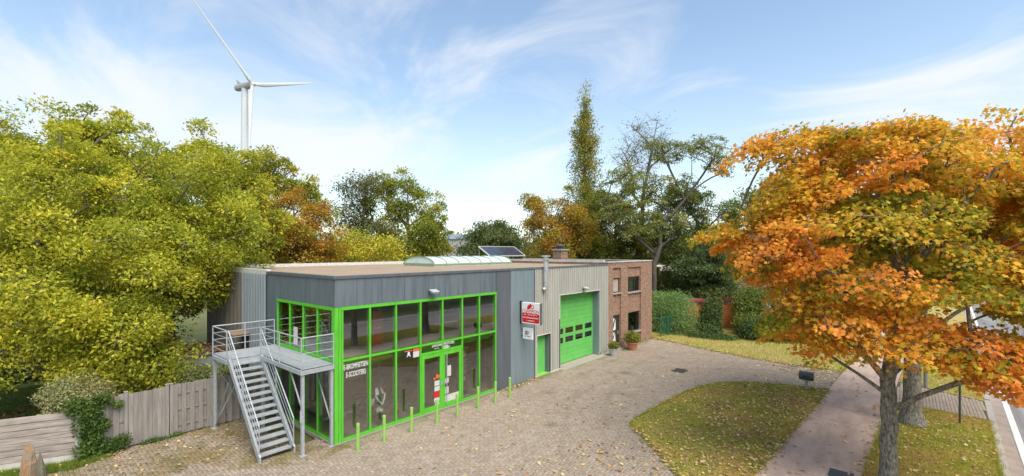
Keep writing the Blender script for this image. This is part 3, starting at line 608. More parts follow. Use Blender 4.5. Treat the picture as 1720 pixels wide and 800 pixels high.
lettering(bays[3][1], 'white_print', slope('LAGUNA', .165, 4.34, 2.655, .50, .15, .0))
glyphs(bays[3][1], 'white_print', (4.22, -.010, 2.53), FX, .26, .03, 8, 17)
lettering(bays[4][1], 'white_print', slope('MOTORS', .165, 4.98, 2.655, .58, .15, .0))
mb = MB()
for (x0, x1, z_) in ((4.70, 4.95, 2.56), (4.68, 5.05, 2.515), (4.68, 4.98, 2.47)): mb.box(x0, x1, -.008, -.004, z_ - .011, z_ + .011)
mb.build('lettering', 'white_print', bays[4][1])
mat('faded_red', (.30, .07, .03), .6)
glyphs(bays[1][1], 'faded_red', (1.38, -.010, 2.62), FX, .92, .06, 14, 3, 'faded red lettering along the top of the pane')
B('poster', 'black_plastic', bays[2][1], (2.72, 3.16, -.012, -.005, 2.40, 2.70))
mbp = MB()
for (dx, dz_, w_, h_) in ((0, 0, .05, .10), (.055, 0, .05, .12), (-.03, -.05, .03, .06), (.1, -.05, .03, .06), (.02, .09, .04, .05)): mbp.box(2.91 + dx, 2.91 + dx + w_, -.016, -.0125, 2.48 + dz_, 2.48 + dz_ + h_)
mbp.build('poster_print', 'white_print', bays[2][1]); B('poster_print', 'orange_print', bays[2][1], (2.76, 3.12, -.016, -.0125, 2.635, 2.675))
B('poster', 'paper', bays[2][1], (3.17, 3.46, -.012, -.005, 2.36, 2.58)); B('poster', 'orange_print', bays[2][1], (3.17, 3.46, -.012, -.005, 2.582, 2.70))

# projecting sign boxes
SGX = 9.5
sg = thing('projecting_sign', (SGX, -.03, 2.97), 'red and white square box sign with CHAMPION lettering projecting from the wall', 'sign')
B('box', 'white_print', sg, (SGX, SGX + .16, -1.30, -.16, 2.97, 3.98)); B('trim', 'fascia', sg, (SGX - .004, SGX + .164, -.20, -.159, 2.96, 3.99), (SGX - .004, SGX + .164, -1.33, -1.30, 2.96, 3.99))
B('bracket', 'dark_metal', sg, (SGX + .02, SGX + .14, -.16, -.03, 3.90, 4.02)); B('bracket', 'dark_metal', sg, (SGX + .02, SGX + .14, -.16, -.03, 2.92, 3.02))
B('backing_plate', 'dark_metal', sg, (SGX + .05, SGX + .11, -.16, -.034, 3.03, 3.89))
mb = MB(); prof = [(-.22, 3.02), (-1.22, 3.02), (-1.27, 3.08), (-1.27, 3.44), (-1.2, 3.46), (-1.1, 3.48), (-.95, 3.46), (-.8, 3.49), (-.6, 3.47), (-.45, 3.50), (-.3, 3.47), (-.22, 3.49)]
n = len(prof); mb.add([(SGX - .003, y, z_) for y, z_ in prof] + [(SGX - .0005, y, z_) for y, z_ in prof], [tuple(range(n))] + [(i, (i + 1) % n, n + (i + 1) % n, n + i) for i in range(n)]); mb.build('red_field', 'red_print', sg)
SX_, SY_ = (0, -1, 0), (0, 0, 1)
T = lambda s, size, y, z_, w_=None, bold=.006, sh=0.0, dx=.005: dict(s=s, size=size, org=(SGX - dx, y, z_), xd=SX_, yd=SY_, thick=.0015, bold=bold, shear=sh, width=w_)
lettering(sg, 'red_print', T('CHAMPION', .24, -.74, 3.565, 1.02, 0, .05))
lettering(sg, 'white_print', T('www.lagunamotors.be', .10, -.74, 3.265, .94, .002, 0, .008))
glyphs(sg, 'white_print', (SGX - .006, -.50, 3.12), SX_, .48, .06, 10, 5); glyphs(sg, 'white_print', (SGX - .006, -.34, 3.40), SX_, .80, .05, 10, 8)
mb = MB()   # the rider emblem
for i_, (cy_, cz_, r_) in enumerate(((-.66, 3.78, .10), (-.72, 3.83, .085), (-.60, 3.73, .07), (-.74, 3.90, .045))): mb.lathe([(r_, 0), (r_, .004 + .002 * i_)], (SGX - .006 - .0023 * i_, cy_, cz_), 14, axis='x')
P = [(SGX - .004, -.86 + .085 * math.cos(t * .5236), 3.79 + .085 * math.sin(t * .5236)) for t in range(13)]
mb.path(P, .016, 5); mb.build('emblem', 'red_print', sg)
s2 = thing('projecting_sign', (9.62, -.03, 2.19), 'small white square box sign with black emblem below the red sign', 'sign')
B('box', 'white_print', s2, (9.62, 9.72, -.74, -.16, 2.19, 2.72)); B('bracket', 'dark_metal', s2, (9.65, 9.69, -.16, -.03, 2.60, 2.64)); B('bracket', 'dark_metal', s2, (9.65, 9.69, -.16, -.03, 2.28, 2.32))
mb = MB()
P = [(9.617, -.40 + .12 * math.cos(t * .44 + .4) * 1.1, 2.50 + .085 * math.sin(t * .44 + .4)) for t in range(13)]; mb.path(P, .012, 5)
mb.build('emblem', 'black_plastic', s2); lettering(s2, 'black_plastic', dict(s='BC', size=.16, org=(9.615, -.42, 2.49), xd=SX_, yd=SY_, thick=.0015, bold=.003, width=.2))
glyphs(s2, 'black_plastic', (9.616, -.26, 2.325), SX_, .38, .05, 9, 7)

# flood lamps
def flood(x, z_, label):
    t = thing('flood_lamp', (x, -.03, z_), label, 'lamp', 'wall flood lamps')
    B('wall_plate', 'dark_metal', t, (x - .07, x + .07, -.06, -.022, z_ - .09, z_ + .05)); MB().bar((x, -.05, z_ - .02), (x + .02, -.22, z_ + .02), .04, .03).build('arm', 'galv', t)
    mb = MB(); mb.add([(x - .17, -.14, z_ + .10), (x + .19, -.14, z_ + .10), (x + .19, -.40, z_ + .02), (x - .17, -.40, z_ + .02), (x - .12, -.18, z_ - .06), (x + .14, -.18, z_ - .06), (x + .15, -.38, z_ - .04), (x - .13, -.38, z_ - .04)],
        [(0, 3, 2, 1), (4, 5, 6, 7), (0, 1, 5, 4), (1, 2, 6, 5), (2, 3, 7, 6), (3, 0, 4, 7)]); mb.build('lamp_body', 'zinc', t, bevel=.012)
    B('lens', 'paper', t, (x - .11, x + .13, -.36, -.20, z_ - .066, z_ - .056))
flood(3.99, 4.86, 'grey flood lamp on the slate cladding above the shop windows'); flood(15.27, 4.28, 'grey flood lamp above the tall green garage door')

# bollards
for i, (x, y) in enumerate([(0.29, -.94), (1.25, -.98), (2.35, -1.01), (3.49, -1.05), (4.49, -1.07), (5.65, -1.06), (6.65, -1.09), (7.54, -1.14)]):
    nm = ['nearest the corner of the shop', 'second from the glass corner', 'third from the glass corner', 'standing before the left door leaf', 'standing before the right door leaf', 'third from the far end of the row', 'second from the far end of the row', 'farthest, in front of the dark panel'][i]
    o = MB().lathe([(.056, -.05), (.056, .86), (.05, .885), (.03, .893)], (0, 0, 0), 14).build('bollard', 'green_bollard'); o.location = (x, y, 0); o.rotation_euler = (R(random.Random(i).uniform(-.8, .8)), R(random.Random(i + 9).uniform(-.8, .8)), 0)
    tag(o, 'green steel bollard ' + nm, 'bollard', 'bollards along the shop front')
# ------------------------------------------------------------------ outside steps
st = thing('outside_staircase', (-1.1, 2.4, 0), 'galvanised steel outside staircase with landing and railings against the glass side wall', 'staircase')
PZ = 2.75
B('platform', 'galv', st, (-1.08, -.07, 0.02, 4.70, PZ - .03, PZ)); B('platform', 'galv', st, (-2.18, -1.085, 3.26, 4.70, PZ - .03, PZ))
def frame(*bars): 
    mb = MB()
    for a, b in bars: mb.bar(a, b, .06, .13)
    return mb
z_ = PZ - .115
frame(((-1.13, .0, z_), (-1.13, 3.25, z_)), ((-1.16, -.03, z_), (-.05, -.03, z_)), ((-2.21, 4.73, z_), (-.05, 4.73, z_)), ((-2.21, 3.24, z_), (-2.21, 4.70, z_)), ((-.05, .01, z_), (-.05, 4.7, z_)), ((-2.18, 3.24, z_), (-1.1, 3.24, z_))).build('platform_beam', 'galv', st)
for (x, y) in ((-1.06, .04), (-.10, .04), (-2.16, 4.70), (-.10, 4.66), (-1.06, 3.2)):
    B('post', 'galv', st, (x - .045, x + .045, y - .045, y + .045, 0.0, PZ - .20)); B('foot_plate', 'galv', st, (x - .09, x + .09, y - .09, y + .09, -.012, .012))
for a, b in (((-2.16, 4.66, .15), (-1.06, 4.66, 2.35)), ((-1.06, 4.64, .15), (-2.16, 4.64, 2.35)), ((-.12, 1.2, 2.5), (-.12, .1, .9)), ((-1.06, .1, 1.5), (-1.06, .9, 2.5)), ((-2.16, 4.6, .1), (-2.16, 3.3, 1.9))):
    MB().bar(a, b, .045, .012).build('brace', 'galv', st)
NT = 14; y0, y1 = 0.50, 3.24
for i in range(NT):
    t = (i + 1) / (NT + 1); y = y0 + .12 + (y1 - y0 - .02) * i / NT; z_ = PZ * (i + 1) / (NT + 1)
    B('tread', 'galv', st, (-2.12, -1.17, y - .03, y + .20, z_ - .03, z_), (-2.12, -1.17, y - .036, y - .03, z_ - .05, z_ + .002))
for x in (-2.16, -1.13):
    MB().bar((x, y0, .12), (x, y1 - .02, PZ - .06), .05, .20, up=(0, 0, 1)).box(x - .025, x + .025, y0 - .06, y0 + .06, 0, .20).build('stringer', 'galv', st)
    MB().tube((x, y0 + .02, .12 + .98), (x, y1, PZ + .98), .022).build('handrail', 'galv', st)
    for k in (1, 2, 3): h = .98 * k / 4; MB().tube((x, y0 + .02, .12 + h), (x, y1, PZ + h), .010, n=6).build('rail_bar', 'galv', st)
    for t in (0.0, .5): y = y0 + .02 + (y1 - y0) * t; z_ = .10 + (PZ - .12) * t; MB().tube((x, y, z_), (x, y, z_ + 1.0), .018).build('rail_post', 'galv', st)
def railing(a, b, posts):
    a = Vector(a); b = Vector(b); MB().tube(a + Vector((0, 0, .98)), b + Vector((0, 0, .98)), .022).build('handrail', 'galv', st)
    for k in (1, 2, 3): MB().tube(a + Vector((0, 0, .98 * k / 4)), b + Vector((0, 0, .98 * k / 4)), .010, n=6).build('rail_bar', 'galv', st)
    for t in posts: p = a.lerp(b, t); MB().tube(p - Vector((0, 0, .12)), p + Vector((0, 0, .98)), .021).build('rail_post', 'galv', st)
railing((-1.13, 3.24, PZ), (-1.13, -.03, PZ), (0, .5, 1)); railing((-1.13, -.03, PZ), (-.06, -.03, PZ), (1,)); railing((-2.21, 3.24, PZ), (-2.21, 4.73, PZ), (0, 1)); railing((-2.21, 4.73, PZ), (-.07, 4.73, PZ), (.5, 1))
B('notice_plate', 'paper', st, (-1.11, -1.106, -.02, .11, 1.05, 1.42))

# ------------------------------------------------------------------ brick house
def brick_mat():
    m = bpy.data.materials.new('brick'); m.use_nodes = True; t = m.node_tree; b = t.nodes['Principled BSDF']; b.inputs['Roughness'].default_value = .9
    g = t.nodes.new('ShaderNodeNewGeometry'); s = t.nodes.new('ShaderNodeSeparateXYZ'); t.links.new(g.outputs['Position'], s.inputs[0])
    ad = t.nodes.new('ShaderNodeMath'); t.links.new(s.outputs[0], ad.inputs[0]); t.links.new(s.outputs[1], ad.inputs[1])
    c = t.nodes.new('ShaderNodeCombineXYZ'); t.links.new(ad.outputs[0], c.inputs[0]); t.links.new(s.outputs[2], c.inputs[1])
    k = t.nodes.new('ShaderNodeTexBrick'); t.links.new(c.outputs[0], k.inputs['Vector'])
    for n_, v in (('Scale', 1.0), ('Brick Width', .22), ('Row Height', .075), ('Mortar Size', .007), ('Bias', 0.0)): k.inputs[n_].default_value = v
    k.inputs['Color1'].default_value = (.36, .19, .115, 1); k.inputs['Color2'].default_value = (.19, .10, .065, 1); k.inputs['Mortar'].default_value = (.28, .23, .175, 1)
    def nz(sc, d): 
        n = t.nodes.new('ShaderNodeTexNoise'); n.inputs['Scale'].default_value = sc; n.inputs['Detail'].default_value = d; t.links.new(g.outputs['Position'], n.inputs['Vector']); return n.outputs[0]
    src = k.outputs[0]
    for sc, lo, hi, amt, colr in ((6.5, .50, .66, .75, (.42, .27, .18)), (7.5, .56, .70, .7, (.15, .085, .06)), (1.3, .5, .75, .3, (.34, .23, .165))):
        r = t.nodes.new('ShaderNodeMapRange'); t.links.new(nz(sc, 3), r.inputs[0]); r.inputs[1].default_value = lo; r.inputs[2].default_value = hi; r.inputs[4].default_value = amt
        x = t.nodes.new('ShaderNodeMix'); x.data_type = 'RGBA'; t.links.new(r.outputs[0], x.inputs[0]); t.links.new(src, x.inputs[6]); x.inputs[7].default_value = (*colr, 1); src = x.outputs[2]
    t.links.new(src, b.inputs['Base Color'])
    bp = t.nodes.new('ShaderNodeBump'); bp.inputs['Strength'].default_value = .6; bp.inputs['Distance'].default_value = .01; bp.invert = True; t.links.new(k.outputs['Fac'], bp.inputs['Height']); t.links.new(bp.outputs[0], b.inputs['Normal'])
    MATS['brick'] = m
brick_mat(); mat('window_frame', (0.045, 0.042, 0.042), .5); mat('curtain', (0.58, 0.58, 0.55), .9); mat('blind', (0.42, 0.36, 0.30), .8, col2=(0.36, 0.31, 0.26), nscale=3)
mat('blue_stone', (0.36, 0.35, 0.34), .8, col2=(.28, .27, .26), nscale=5); mat('room', (0.05, 0.048, 0.045), .9); mat('chimney_pot', (0.05, 0.05, 0.055), .7)
bh = thing('brick_house', (21.6, 6, 0), 'two storey red brick house with flat roof joined to the workshop', 'house')
B('wall', 'brick', bh, (18.30, 18.98, 0, .3, -.1, 5.35), (20.05, 21.06, 0, .3, -.1, 5.35), (23.05, 24.88, 0, .3, -.1, 5.35), (18.30, 24.88, -.001, .3, 5.352, 5.72),
  (18.98, 20.05, .10, .3, 4.68, 5.35), (18.98, 20.05, .10, .3, 2.24, 3.68), (21.06, 23.05, .10, .3, 4.68, 5.35), (21.06, 23.05, .10, .3, 2.22, 3.60), (21.06, 23.05, .10, .3, -.1, .80),
  (18.30, 18.5, .301, 12.3, -.1, 5.72), (24.68, 24.88, .301, 12.3, -.1, 5.72), (18.5, 24.68, 12.0, 12.3, -.1, 5.72))
B('coping', 'roof_pale', bh, (18.27, 24.93, -.04, .34, 5.72, 5.78), (18.27, 18.56, .342, 12.33, 5.72, 5.86), (24.62, 24.93, .342, 12.33, 5.72, 5.78))
rf = B('roof', 'dark_metal', bh, (18.5, 24.7, .3, 12.1, 5.48, 5.62)); B('inner_wall', 'room', bh, (18.5, 24.7, 3.0, 3.1, 0, 5.4)); B('inner_floor', 'room', bh, (18.5, 24.68, .31, 3.0, 2.6, 2.8))
def win(x0, x1, z0, z1, mull=None, blind=False):
    f = .07; b_ = [(x0, x0 + f, .16, .24, z0, z1), (x1 - f, x1, .16, .24, z0, z1), (x0 + f, x1 - f, .16, .24, z1 - f, z1), (x0 + f, x1 - f, .16, .24, z0, z0 + f)]
    if mull: b_.append((mull - .03, mull + .03, .161, .239, z0 + f, z1 - f))
    o = B('window', 'window_frame', bh, *b_)
    if blind: B('blind', 'blind', o, (x0 + f, x1 - f, .185, .215, z0 + f, z1 - f))
    else: B('pane', 'house_glass', o, (x0 + f, x1 - f, .19, .204, z0 + f, z1 - f))
    B('sill', 'blue_stone', o, (x0 - .08, x1 + .08, -.04, .16, z0 - .07, z0)); return o
win(18.98, 20.05, 3.70, 4.68, blind=True); o = win(21.06, 23.05, 3.62, 4.68, 22.35)
mb = MB()
for i in range(9): mb.tube((21.95 + i * .075, .36 + .03 * (i % 2), 3.7), (21.95 + i * .075, .36 + .03 * (i % 2), 4.6), .045, n=6)
mb.build('curtain', 'curtain', o)
o = win(21.06, 23.05, .82, 2.22)
B('pot', 'curtain', o, (22.3, 22.5, .3, .5, .89, 1.1))
dr = B('door', 'window_frame', bh, (18.98, 19.06, .14, .24, 0, 2.24), (19.97, 20.05, .14, .24, 0, 2.24), (19.06, 19.97, .14, .24, 2.15, 2.24), (19.06, 19.97, .19, .23, .02, 2.15))
for q in (((19.12, 2.02), (19.5, 2.02), (19.12, 1.40)), ((19.30, 1.25), (19.62, 1.95), (19.62, 1.25)), ((19.12, 1.10), (19.12, .55), (19.48, 1.10)), ((19.55, 1.05), (19.62, .5), (19.28, .5))):
    MB().add([(x, .185, z_) for x, z_ in q] + [(x, .178, z_) for x, z_ in q], [(0, 1, 2), (5, 4, 3), (0, 3, 4, 1), (1, 4, 5, 2), (2, 5, 3, 0)]).build('door_pane', 'white_print', dr)
B('handle', 'galv', dr, (19.88, 19.92, .11, .18, .95, 1.15)); B('door_step', 'blue_stone', bh, (18.9, 20.1, -.25, .12, -.1, .05))
ch = B('chimney', 'brick', bh, (20.1, 21.0, 4.9, 5.6, 5.6, 6.50)); B('chimney_cap', 'concrete', ch, (20.02, 21.08, 4.82, 5.68, 6.50, 6.60))
MB().lathe([(.24, 6.60), (.24, 6.72), (.18, 6.74), (.18, 6.80), (.34, 6.82), (.30, 6.90), (.12, 7.0)], (20.5, 5.25, 0), 14).build('chimney_cowl', 'chimney_pot', ch)
# solar panel on the roof
mat('solar', (0.035, 0.04, 0.06), .15, col2=(.045, .052, .075), nscale=3)
sp_ = thing('solar_collector', (20.6, 11.4, 5.62), 'tilted dark solar collector with pale frame on the roof behind the skylight', 'solar panel')
SA, SB = Vector((18.6, 12.0, 6.82)), Vector((18.6, 10.7, 6.05)); n_ = 4
MB().bar(SA, SA + Vector((4.4, 0, 0)), .07, .07).bar(SB, SB + Vector((4.4, 0, 0)), .07, .07).bar(SA, SB, .07, .07).bar(SA + Vector((4.4, 0, 0)), SB + Vector((4.4, 0, 0)), .07, .07).build('frame', 'trim_white', sp_)
for i in range(n_):
    a = SA.lerp(SB, .5) + Vector((.06 + i * 1.08 + .52, 0, 0)); MB().bar(a - Vector((.52, 0, 0)), a + Vector((.52, 0, 0)), (SA - SB).length - .08, .03, up=(0, SB.z - SA.z, -(SB.y - SA.y))).build('cell_panel', 'solar', sp_)
for x in (18.7, 20.8, 22.9): MB().bar((x, 12.0, 5.6), (x, 12.0, 6.8), .05, .05).bar((x, 10.7, 5.6), (x, 10.7, 6.05), .05, .05).build('leg', 'galv', sp_)

# ------------------------------------------------------------------ behind the glass
def cyl(mb, c, r, w_, n=20): return mb.lathe([(r * .55, -w_ / 2), (r, -w_ / 2 * .7), (r, w_ / 2 * .7), (r * .55, w_ / 2)], c, n, axis='x')
mat('fairing_white', (.75, .76, .76), .25); mat('fairing_red', (.45, .015, .02), .3); mat('tyre', (.015, .015, .015), .8); mat('visor', (.06, .07, .08), .1)
def motorbike(x, y, label):
    t = thing('motorcycle', (x, y, .03), label, 'motorcycle'); o3 = lambda dx, dy, dz: (x + dx, y + dy, .03 + dz)
    for dy in (0.0, 1.35):
        wv = cyl(MB(), o3(0, dy, .30), .30, .13).build('wheel', 'tyre', t, smooth=True); MB().lathe([(.05, -.05), (.19, -.035), (.19, .035), (.05, .05)], o3(0, dy, .30), 14, axis='x').build('rim', 'galv', wv)
    MB().tube(o3(-.11, 0, .3), o3(-.11, .22, .95), .028).tube(o3(.11, 0, .3), o3(.11, .22, .95), .028).build('fork', 'black_plastic', t)
    mg = MB(); mg.lathe([(.02, -.02), (.10, .0), (.11, .10), (.09, .18)], o3(0, .02, .55), 12, squash=1.6); mg.build('mudguard', 'fairing_white', t, smooth=True)
    # front shell: dark nose, white V round the lamp, white hood and side wings
    rings = [(-.20, .84, .05, .05), (-.16, .90, .12, .12), (-.04, .96, .17, .20), (.12, 1.00, .20, .24), (.30, .98, .18, .22)]
    vs_ = []; n = 14
    for (dy, dz, rx, rz) in rings:
        for k in range(n): a = 2 * math.pi * k / n; vs_.append(o3(rx * math.cos(a), dy, dz + rz * math.sin(a)))
    MB().add(vs_, [(j * n + k, j * n + (k + 1) % n, (j + 1) * n + (k + 1) % n, (j + 1) * n + k) for j in range(len(rings) - 1) for k in range(n)] + [tuple(range(n))]).build('nose', 'black_plastic', t, smooth=True)
    MB().add([o3(-.13, -.19, 1.08), o3(.13, -.19, 1.08), o3(0, -.25, .86)], [(0, 2, 1)]).build('headlight', 'visor', t)
    MB().path([o3(-.20, -.14, 1.14), o3(-.12, -.22, .96), o3(0, -.27, .80), o3(.12, -.22, .96), o3(.20, -.14, 1.14)], .035, 6).build('fairing', 'fairing_white', t)
    MB().add([o3(-.19, -.12, 1.14), o3(-.07, -.17, 1.16), o3(-.05, -.06, 1.38), o3(-.12, .0, 1.36), o3(.19, -.12, 1.14), o3(.07, -.17, 1.16), o3(.05, -.06, 1.38), o3(.12, .0, 1.36)], [(0, 1, 2, 3), (5, 4, 7, 6), (3, 2, 6, 7)]).build('hood', 'fairing_white', t)
    MB().add([o3(-.07, -.16, 1.15), o3(.07, -.16, 1.15), o3(.05, -.05, 1.37), o3(-.05, -.05, 1.37)], [(0, 1, 2, 3)]).build('windscreen', 'visor', t)
    MB().lathe([(.03, -.03), (.13, .0), (.14, .06), (.11, .13)], o3(0, -.10, .50), 12).build('mudguard_tip', 'fairing_white', t, smooth=True)
    for s in (-1, 1):
        MB().add([o3(s * .17, -.10, 1.02), o3(s * .27, .02, 1.0), o3(s * .34, .16, .80), o3(s * .33, .20, .42), o3(s * .27, .10, .62), o3(s * .20, -.02, .82)], [(0, 1, 2, 3, 4, 5)]).add([o3(s * .17, -.08, 1.01), o3(s * .20, .0, .82), o3(s * .27, .12, .62), o3(s * .26, .3, .7), o3(s * .2, .25, 1.0)], [(0, 1, 2, 3, 4)]).build('side_fairing', 'fairing_white', t)
        MB().add([o3(s * .08, -.19, .80), o3(s * .20, -.04, .84), o3(s * .17, .02, .64), o3(s * .11, -.06, .62)], [(0, 1, 2, 3)]).build('red_trim', 'fairing_red', t)
        MB().path([o3(0, .30, 1.08), o3(s * .22, .28, 1.14), o3(s * .40, .38, 1.10)], .016, 6).build('handlebar', 'black_plastic', t)
        MB().tube(o3(s * .26, .2, 1.14), o3(s * .34, .1, 1.36), .008, n=5).lathe([(.02, -.015), (.07, -.01), (.07, .01), (.02, .015)], o3(s * .36, .08, 1.38), 10, axis='y').build('mirror', 'black_plastic', t)
    MB().lathe([(.05, .25), (.20, .32), (.24, .55), (.20, .95), (.13, 1.5), (.05, 1.75)], o3(0, 0, .72), 12, axis='y').build('tank_and_seat', 'black_plastic', t, smooth=True)
    B('engine', 'dark_metal', t, (x - .18, x + .18, y + .35, y + .95, .23, .68)); MB().tube(o3(.2, .5, .3), o3(.24, 1.5, .5), .06, .08).build('exhaust', 'galv', t)
    MB().add([o3(-.10, -.08, .52), o3(.10, -.08, .52), o3(.08, -.06, .42), o3(-.08, -.06, .42), o3(0, -.12, .5)], [(0, 4, 3), (4, 1, 2), (0, 1, 4), (3, 4, 2)]).build('fender_tip', 'fairing_white', t)
    MB().bar(o3(.16, .6, .2), o3(.3, .55, 0), .03, .03).build('side_stand', 'dark_metal', t)
motorbike(1.93, .46, 'white and black motorcycle facing out behind the second lower shop window')
bn = thing('banner_stand', (6.2, .45, .03), 'tall dark roll up banner with pale print behind the glass right of the door', 'banner')
B('sheet', 'black_plastic', bn, (5.86, 6.52, .45, .47, .08, 2.15)); B('base', 'galv', bn, (5.84, 6.54, .40, .55, .03, .08)); B('top_bar', 'galv', bn, (5.85, 6.53, .44, .48, 2.15, 2.18))
mat('print_gold', (.42, .30, .14), .6); mat('print_grey', (.33, .34, .32), .6)
MB().lathe([(.17, 0), (.17, .004)], (6.2, .445, 1.92), 16, axis='y').build('print', 'print_gold', bn)
mb = MB()
for i in range(8): mb.box(5.98, 6.42 - .05 * (i % 3), .446, .449, 1.62 - i * .085, 1.655 - i * .085)
mb.box(5.95, 6.35, .446, .449, .72, .90); mb.build('print', 'print_grey', bn)
cab = thing('display_cabinet', (2.5, 1.6, 2.72), 'orange red cabinet on the upper floor behind the second window', 'cabinet')
mat('cab_red', (.50, .10, .03), .5); B('body', 'cab_red', cab, (2.3, 2.72, 1.4, 1.8, 2.72, 4.1)); B('front', 'fairing_red', cab, (2.34, 2.68, 1.38, 1.398, 2.8, 3.3)); B('shelf', 'paper', cab, (2.36, 2.66, 1.385, 1.399, 3.42, 3.46))
for (x, y, lb) in ((0.55, .8, 'orange flower bunch on the floor inside the corner window'), (2.9, .75, 'orange flower bunch on the floor behind the third window')):
    f = thing('flower_pot', (x, y, .03), lb, 'flower pot'); MB().lathe([(.10, 0), (.14, .18)], (x, y, .03), 12).build('pot', 'dark_metal', f)
    mb = MB(); rg = random.Random(int(x * 10))
    for i in range(26): a = rg.uniform(0, 6.28); e = rg.uniform(.2, 1.3); r_ = rg.uniform(.12, .24); p = (x + r_ * math.cos(a) * math.cos(e), y + r_ * math.sin(a) * math.cos(e), .22 + r_ * math.sin(e)); mb.tube((x, y, .2), p, .006, n=3).lathe([(.01, 0), (.045, .01), (.03, .03)], p, 6)
    mb.build('blooms', 'orange_print', f)
pl = thing('display_plinth', (2, 3.2, .03), 'low pale edged display plinth along the lower windows', 'plinth'); B('top', 'interior_floor', pl, (.5, 3.4, 2.35, 4.0, .03, .13)); B('edging', 'paper', pl, (.5, 3.4, 2.30, 2.348, .03, .135))

# ------------------------------------------------------------------ yard furniture
mat('rust_iron', (.12, .10, .085), .8, col2=(.07, .06, .055), nscale=9)
def drain(c, sx, sy, label):
    t = thing('drain_grate', (c[0], c[1], 0), label, 'drain grate'); x, y = c; mb = MB()
    mb.box(x - sx, x + sx, y - sy, y - sy + .03, -.03, .006); mb.box(x - sx, x + sx, y + sy - .03, y + sy, -.03, .006); mb.box(x - sx, x - sx + .03, y - sy + .03, y + sy - .03, -.03, .006); mb.box(x + sx - .03, x + sx, y - sy + .03, y + sy - .03, -.03, .006); mb.build('frame', 'rust_iron', t)
    n = int(2 * sx / .06)
    for i in range(1, n): B('bar', 'rust_iron', t, (x - sx + i * 2 * sx / n - .012, x - sx + i * 2 * sx / n + .012, y - sy + .03, y + sy - .03, -.02, .002))
drain((16.97, -5.1), .40, .33, 'rusty square drain grate in the middle of the paved yard')
cv = thing('manhole_cover', (8.62, -12.95, 0), 'dark square inspection cover set in the pink path', 'manhole cover'); B('frame', 'concrete', cv, (8.28, 8.96, -13.29, -12.61, -.05, .006)); B('lid', 'dark_metal', cv, (8.33, 8.91, -13.24, -12.66, .0, .012))
mat('box_green', (.045, .055, .05), .45, col2=(.07, .08, .07), nscale=8); mat('post_grey', (.30, .29, .28), .7, col2=(.22, .21, .2), nscale=9)
mx_ = thing('mailbox', (17.4, -10.85, 0), 'dark barrel shaped mailbox on a grey post at the edge of the grass island', 'mailbox')
B('post', 'post_grey', mx_, (17.35, 17.45, -10.9, -10.8, -.05, .50))
MB().lathe([(.02, -.30), (.17, -.29), (.20, -.26), (.20, .26), (.17, .29), (.02, .30)], (17.4, -10.85, .66), 18, axis='y').build('body', 'box_green', mx_, smooth=False)
MB().lathe([(.205, -.265), (.205, -.235)], (17.4, -10.85, .66), 18, axis='y').build('rim', 'dark_metal', mx_); B('flap', 'dark_metal', mx_, (17.17, 17.20, -11.0, -10.7, .66, .72)); B('saddle', 'post_grey', mx_, (17.28, 17.52, -10.98, -10.72, .44, .50))
rs = thing('road_sign', (16.33, -15.88, 0), 'square traffic sign seen from its dark back on a slim grey post', 'road sign')
MB().tube((16.33, -15.88, -.1), (16.33, -15.88, 3.45), .035, n=12).build('post', 'box_green', rs); B('plate', 'dark_metal', rs, (16.40, 16.415, -16.26, -15.50, 2.60, 3.42)); B('plate_face', 'white_print', rs, (16.416, 16.42, -16.25, -15.51, 2.61, 3.41))
for z_ in (2.8, 3.2): B('clamp', 'galv', rs, (16.28, 16.40, -16.1, -15.66, z_, z_ + .05))
lp = thing('lamp_post', (21.6, -15.05, 0), 'grey metal lamp post rising into the maple leaves beside the path', 'lamp post')
MB().tube((21.6, -15.05, -.1), (21.6, -15.05, 1.1), .085, n=12).tube((21.6, -15.05, 1.1), (21.6, -15.05, 6.6), .06, .045, n=12).path([(21.6, -15.05, 6.6), (21.6, -15.3, 7.0), (21.6, -16.3, 7.15)], .035).build('pole', 'post_grey', lp); B('lantern', 'galv', lp, (21.48, 21.72, -16.9, -16.3, 7.1, 7.22))
# pots by the house door
attr_mat('leaf', 0.62, 0.3, noise=0.10, nscale=3, transl=0.48); attr_mat('leaf_dense', 0.65, 0.3, transl=0.3)
def foliage(name, parent, lobes, n, size, cols, seed, shape='diamond', up=.4, out_=.7, shell=.5, m='leaf_dense', flat=1.0, jit=.55):
    rg = np.random.default_rng(seed); L = np.array([l[0] for l in lobes], float); Rr = np.array([l[1] if hasattr(l[1], '__len__') else (l[1],) * 3 for l in lobes], float)
    wgt = (Rr[:, 0] * Rr[:, 1] + Rr[:, 0] * Rr[:, 2]); k = rg.choice(len(L), n, p=wgt / wgt.sum()); d = unit(rg.normal(0, 1, (n, 3))); r_ = rg.uniform(0, 1, n) ** shell
    lump = 1 + .10 * np.sin(d[:, 0] * 7 + k) * np.sin(d[:, 2] * 6 + seed) + .07 * np.sin(d[:, 1] * 11)
    pos = L[k] + d * Rr[k] * (r_ * lump)[:, None]; pos[:, 2] = np.maximum(pos[:, 2], .02 if parent is None or True else -9)
    nr = unit(out_ * d + up * np.array([0, 0, 1]) + jit * rg.normal(0, 1, (n, 3))); xd = rg.normal(0, 1, (n, 3)) + d * .8 + np.array([0, 0, -.3])
    cl = rg.uniform(0, 1, (len(L), 1))[k][:, 0]; lw = np.sin(pos[:, 0] * 2.1) * np.sin(pos[:, 1] * 2.3 + 1) * np.sin(pos[:, 2] * 2.7)
    col = palette(.25 * cl + .5 * rg.uniform(0, 1, n) + .25 * (lw * .5 + .5), cols) * rg.uniform(.8, 1.2, (n, 1))
    o = bpy.data.objects.new(name, scatter_mesh(name, pos, xd, nr, size * rg.uniform(.6, 1.3, n), col, shape, m)); C.objects.link(o); attach(o, parent); return o
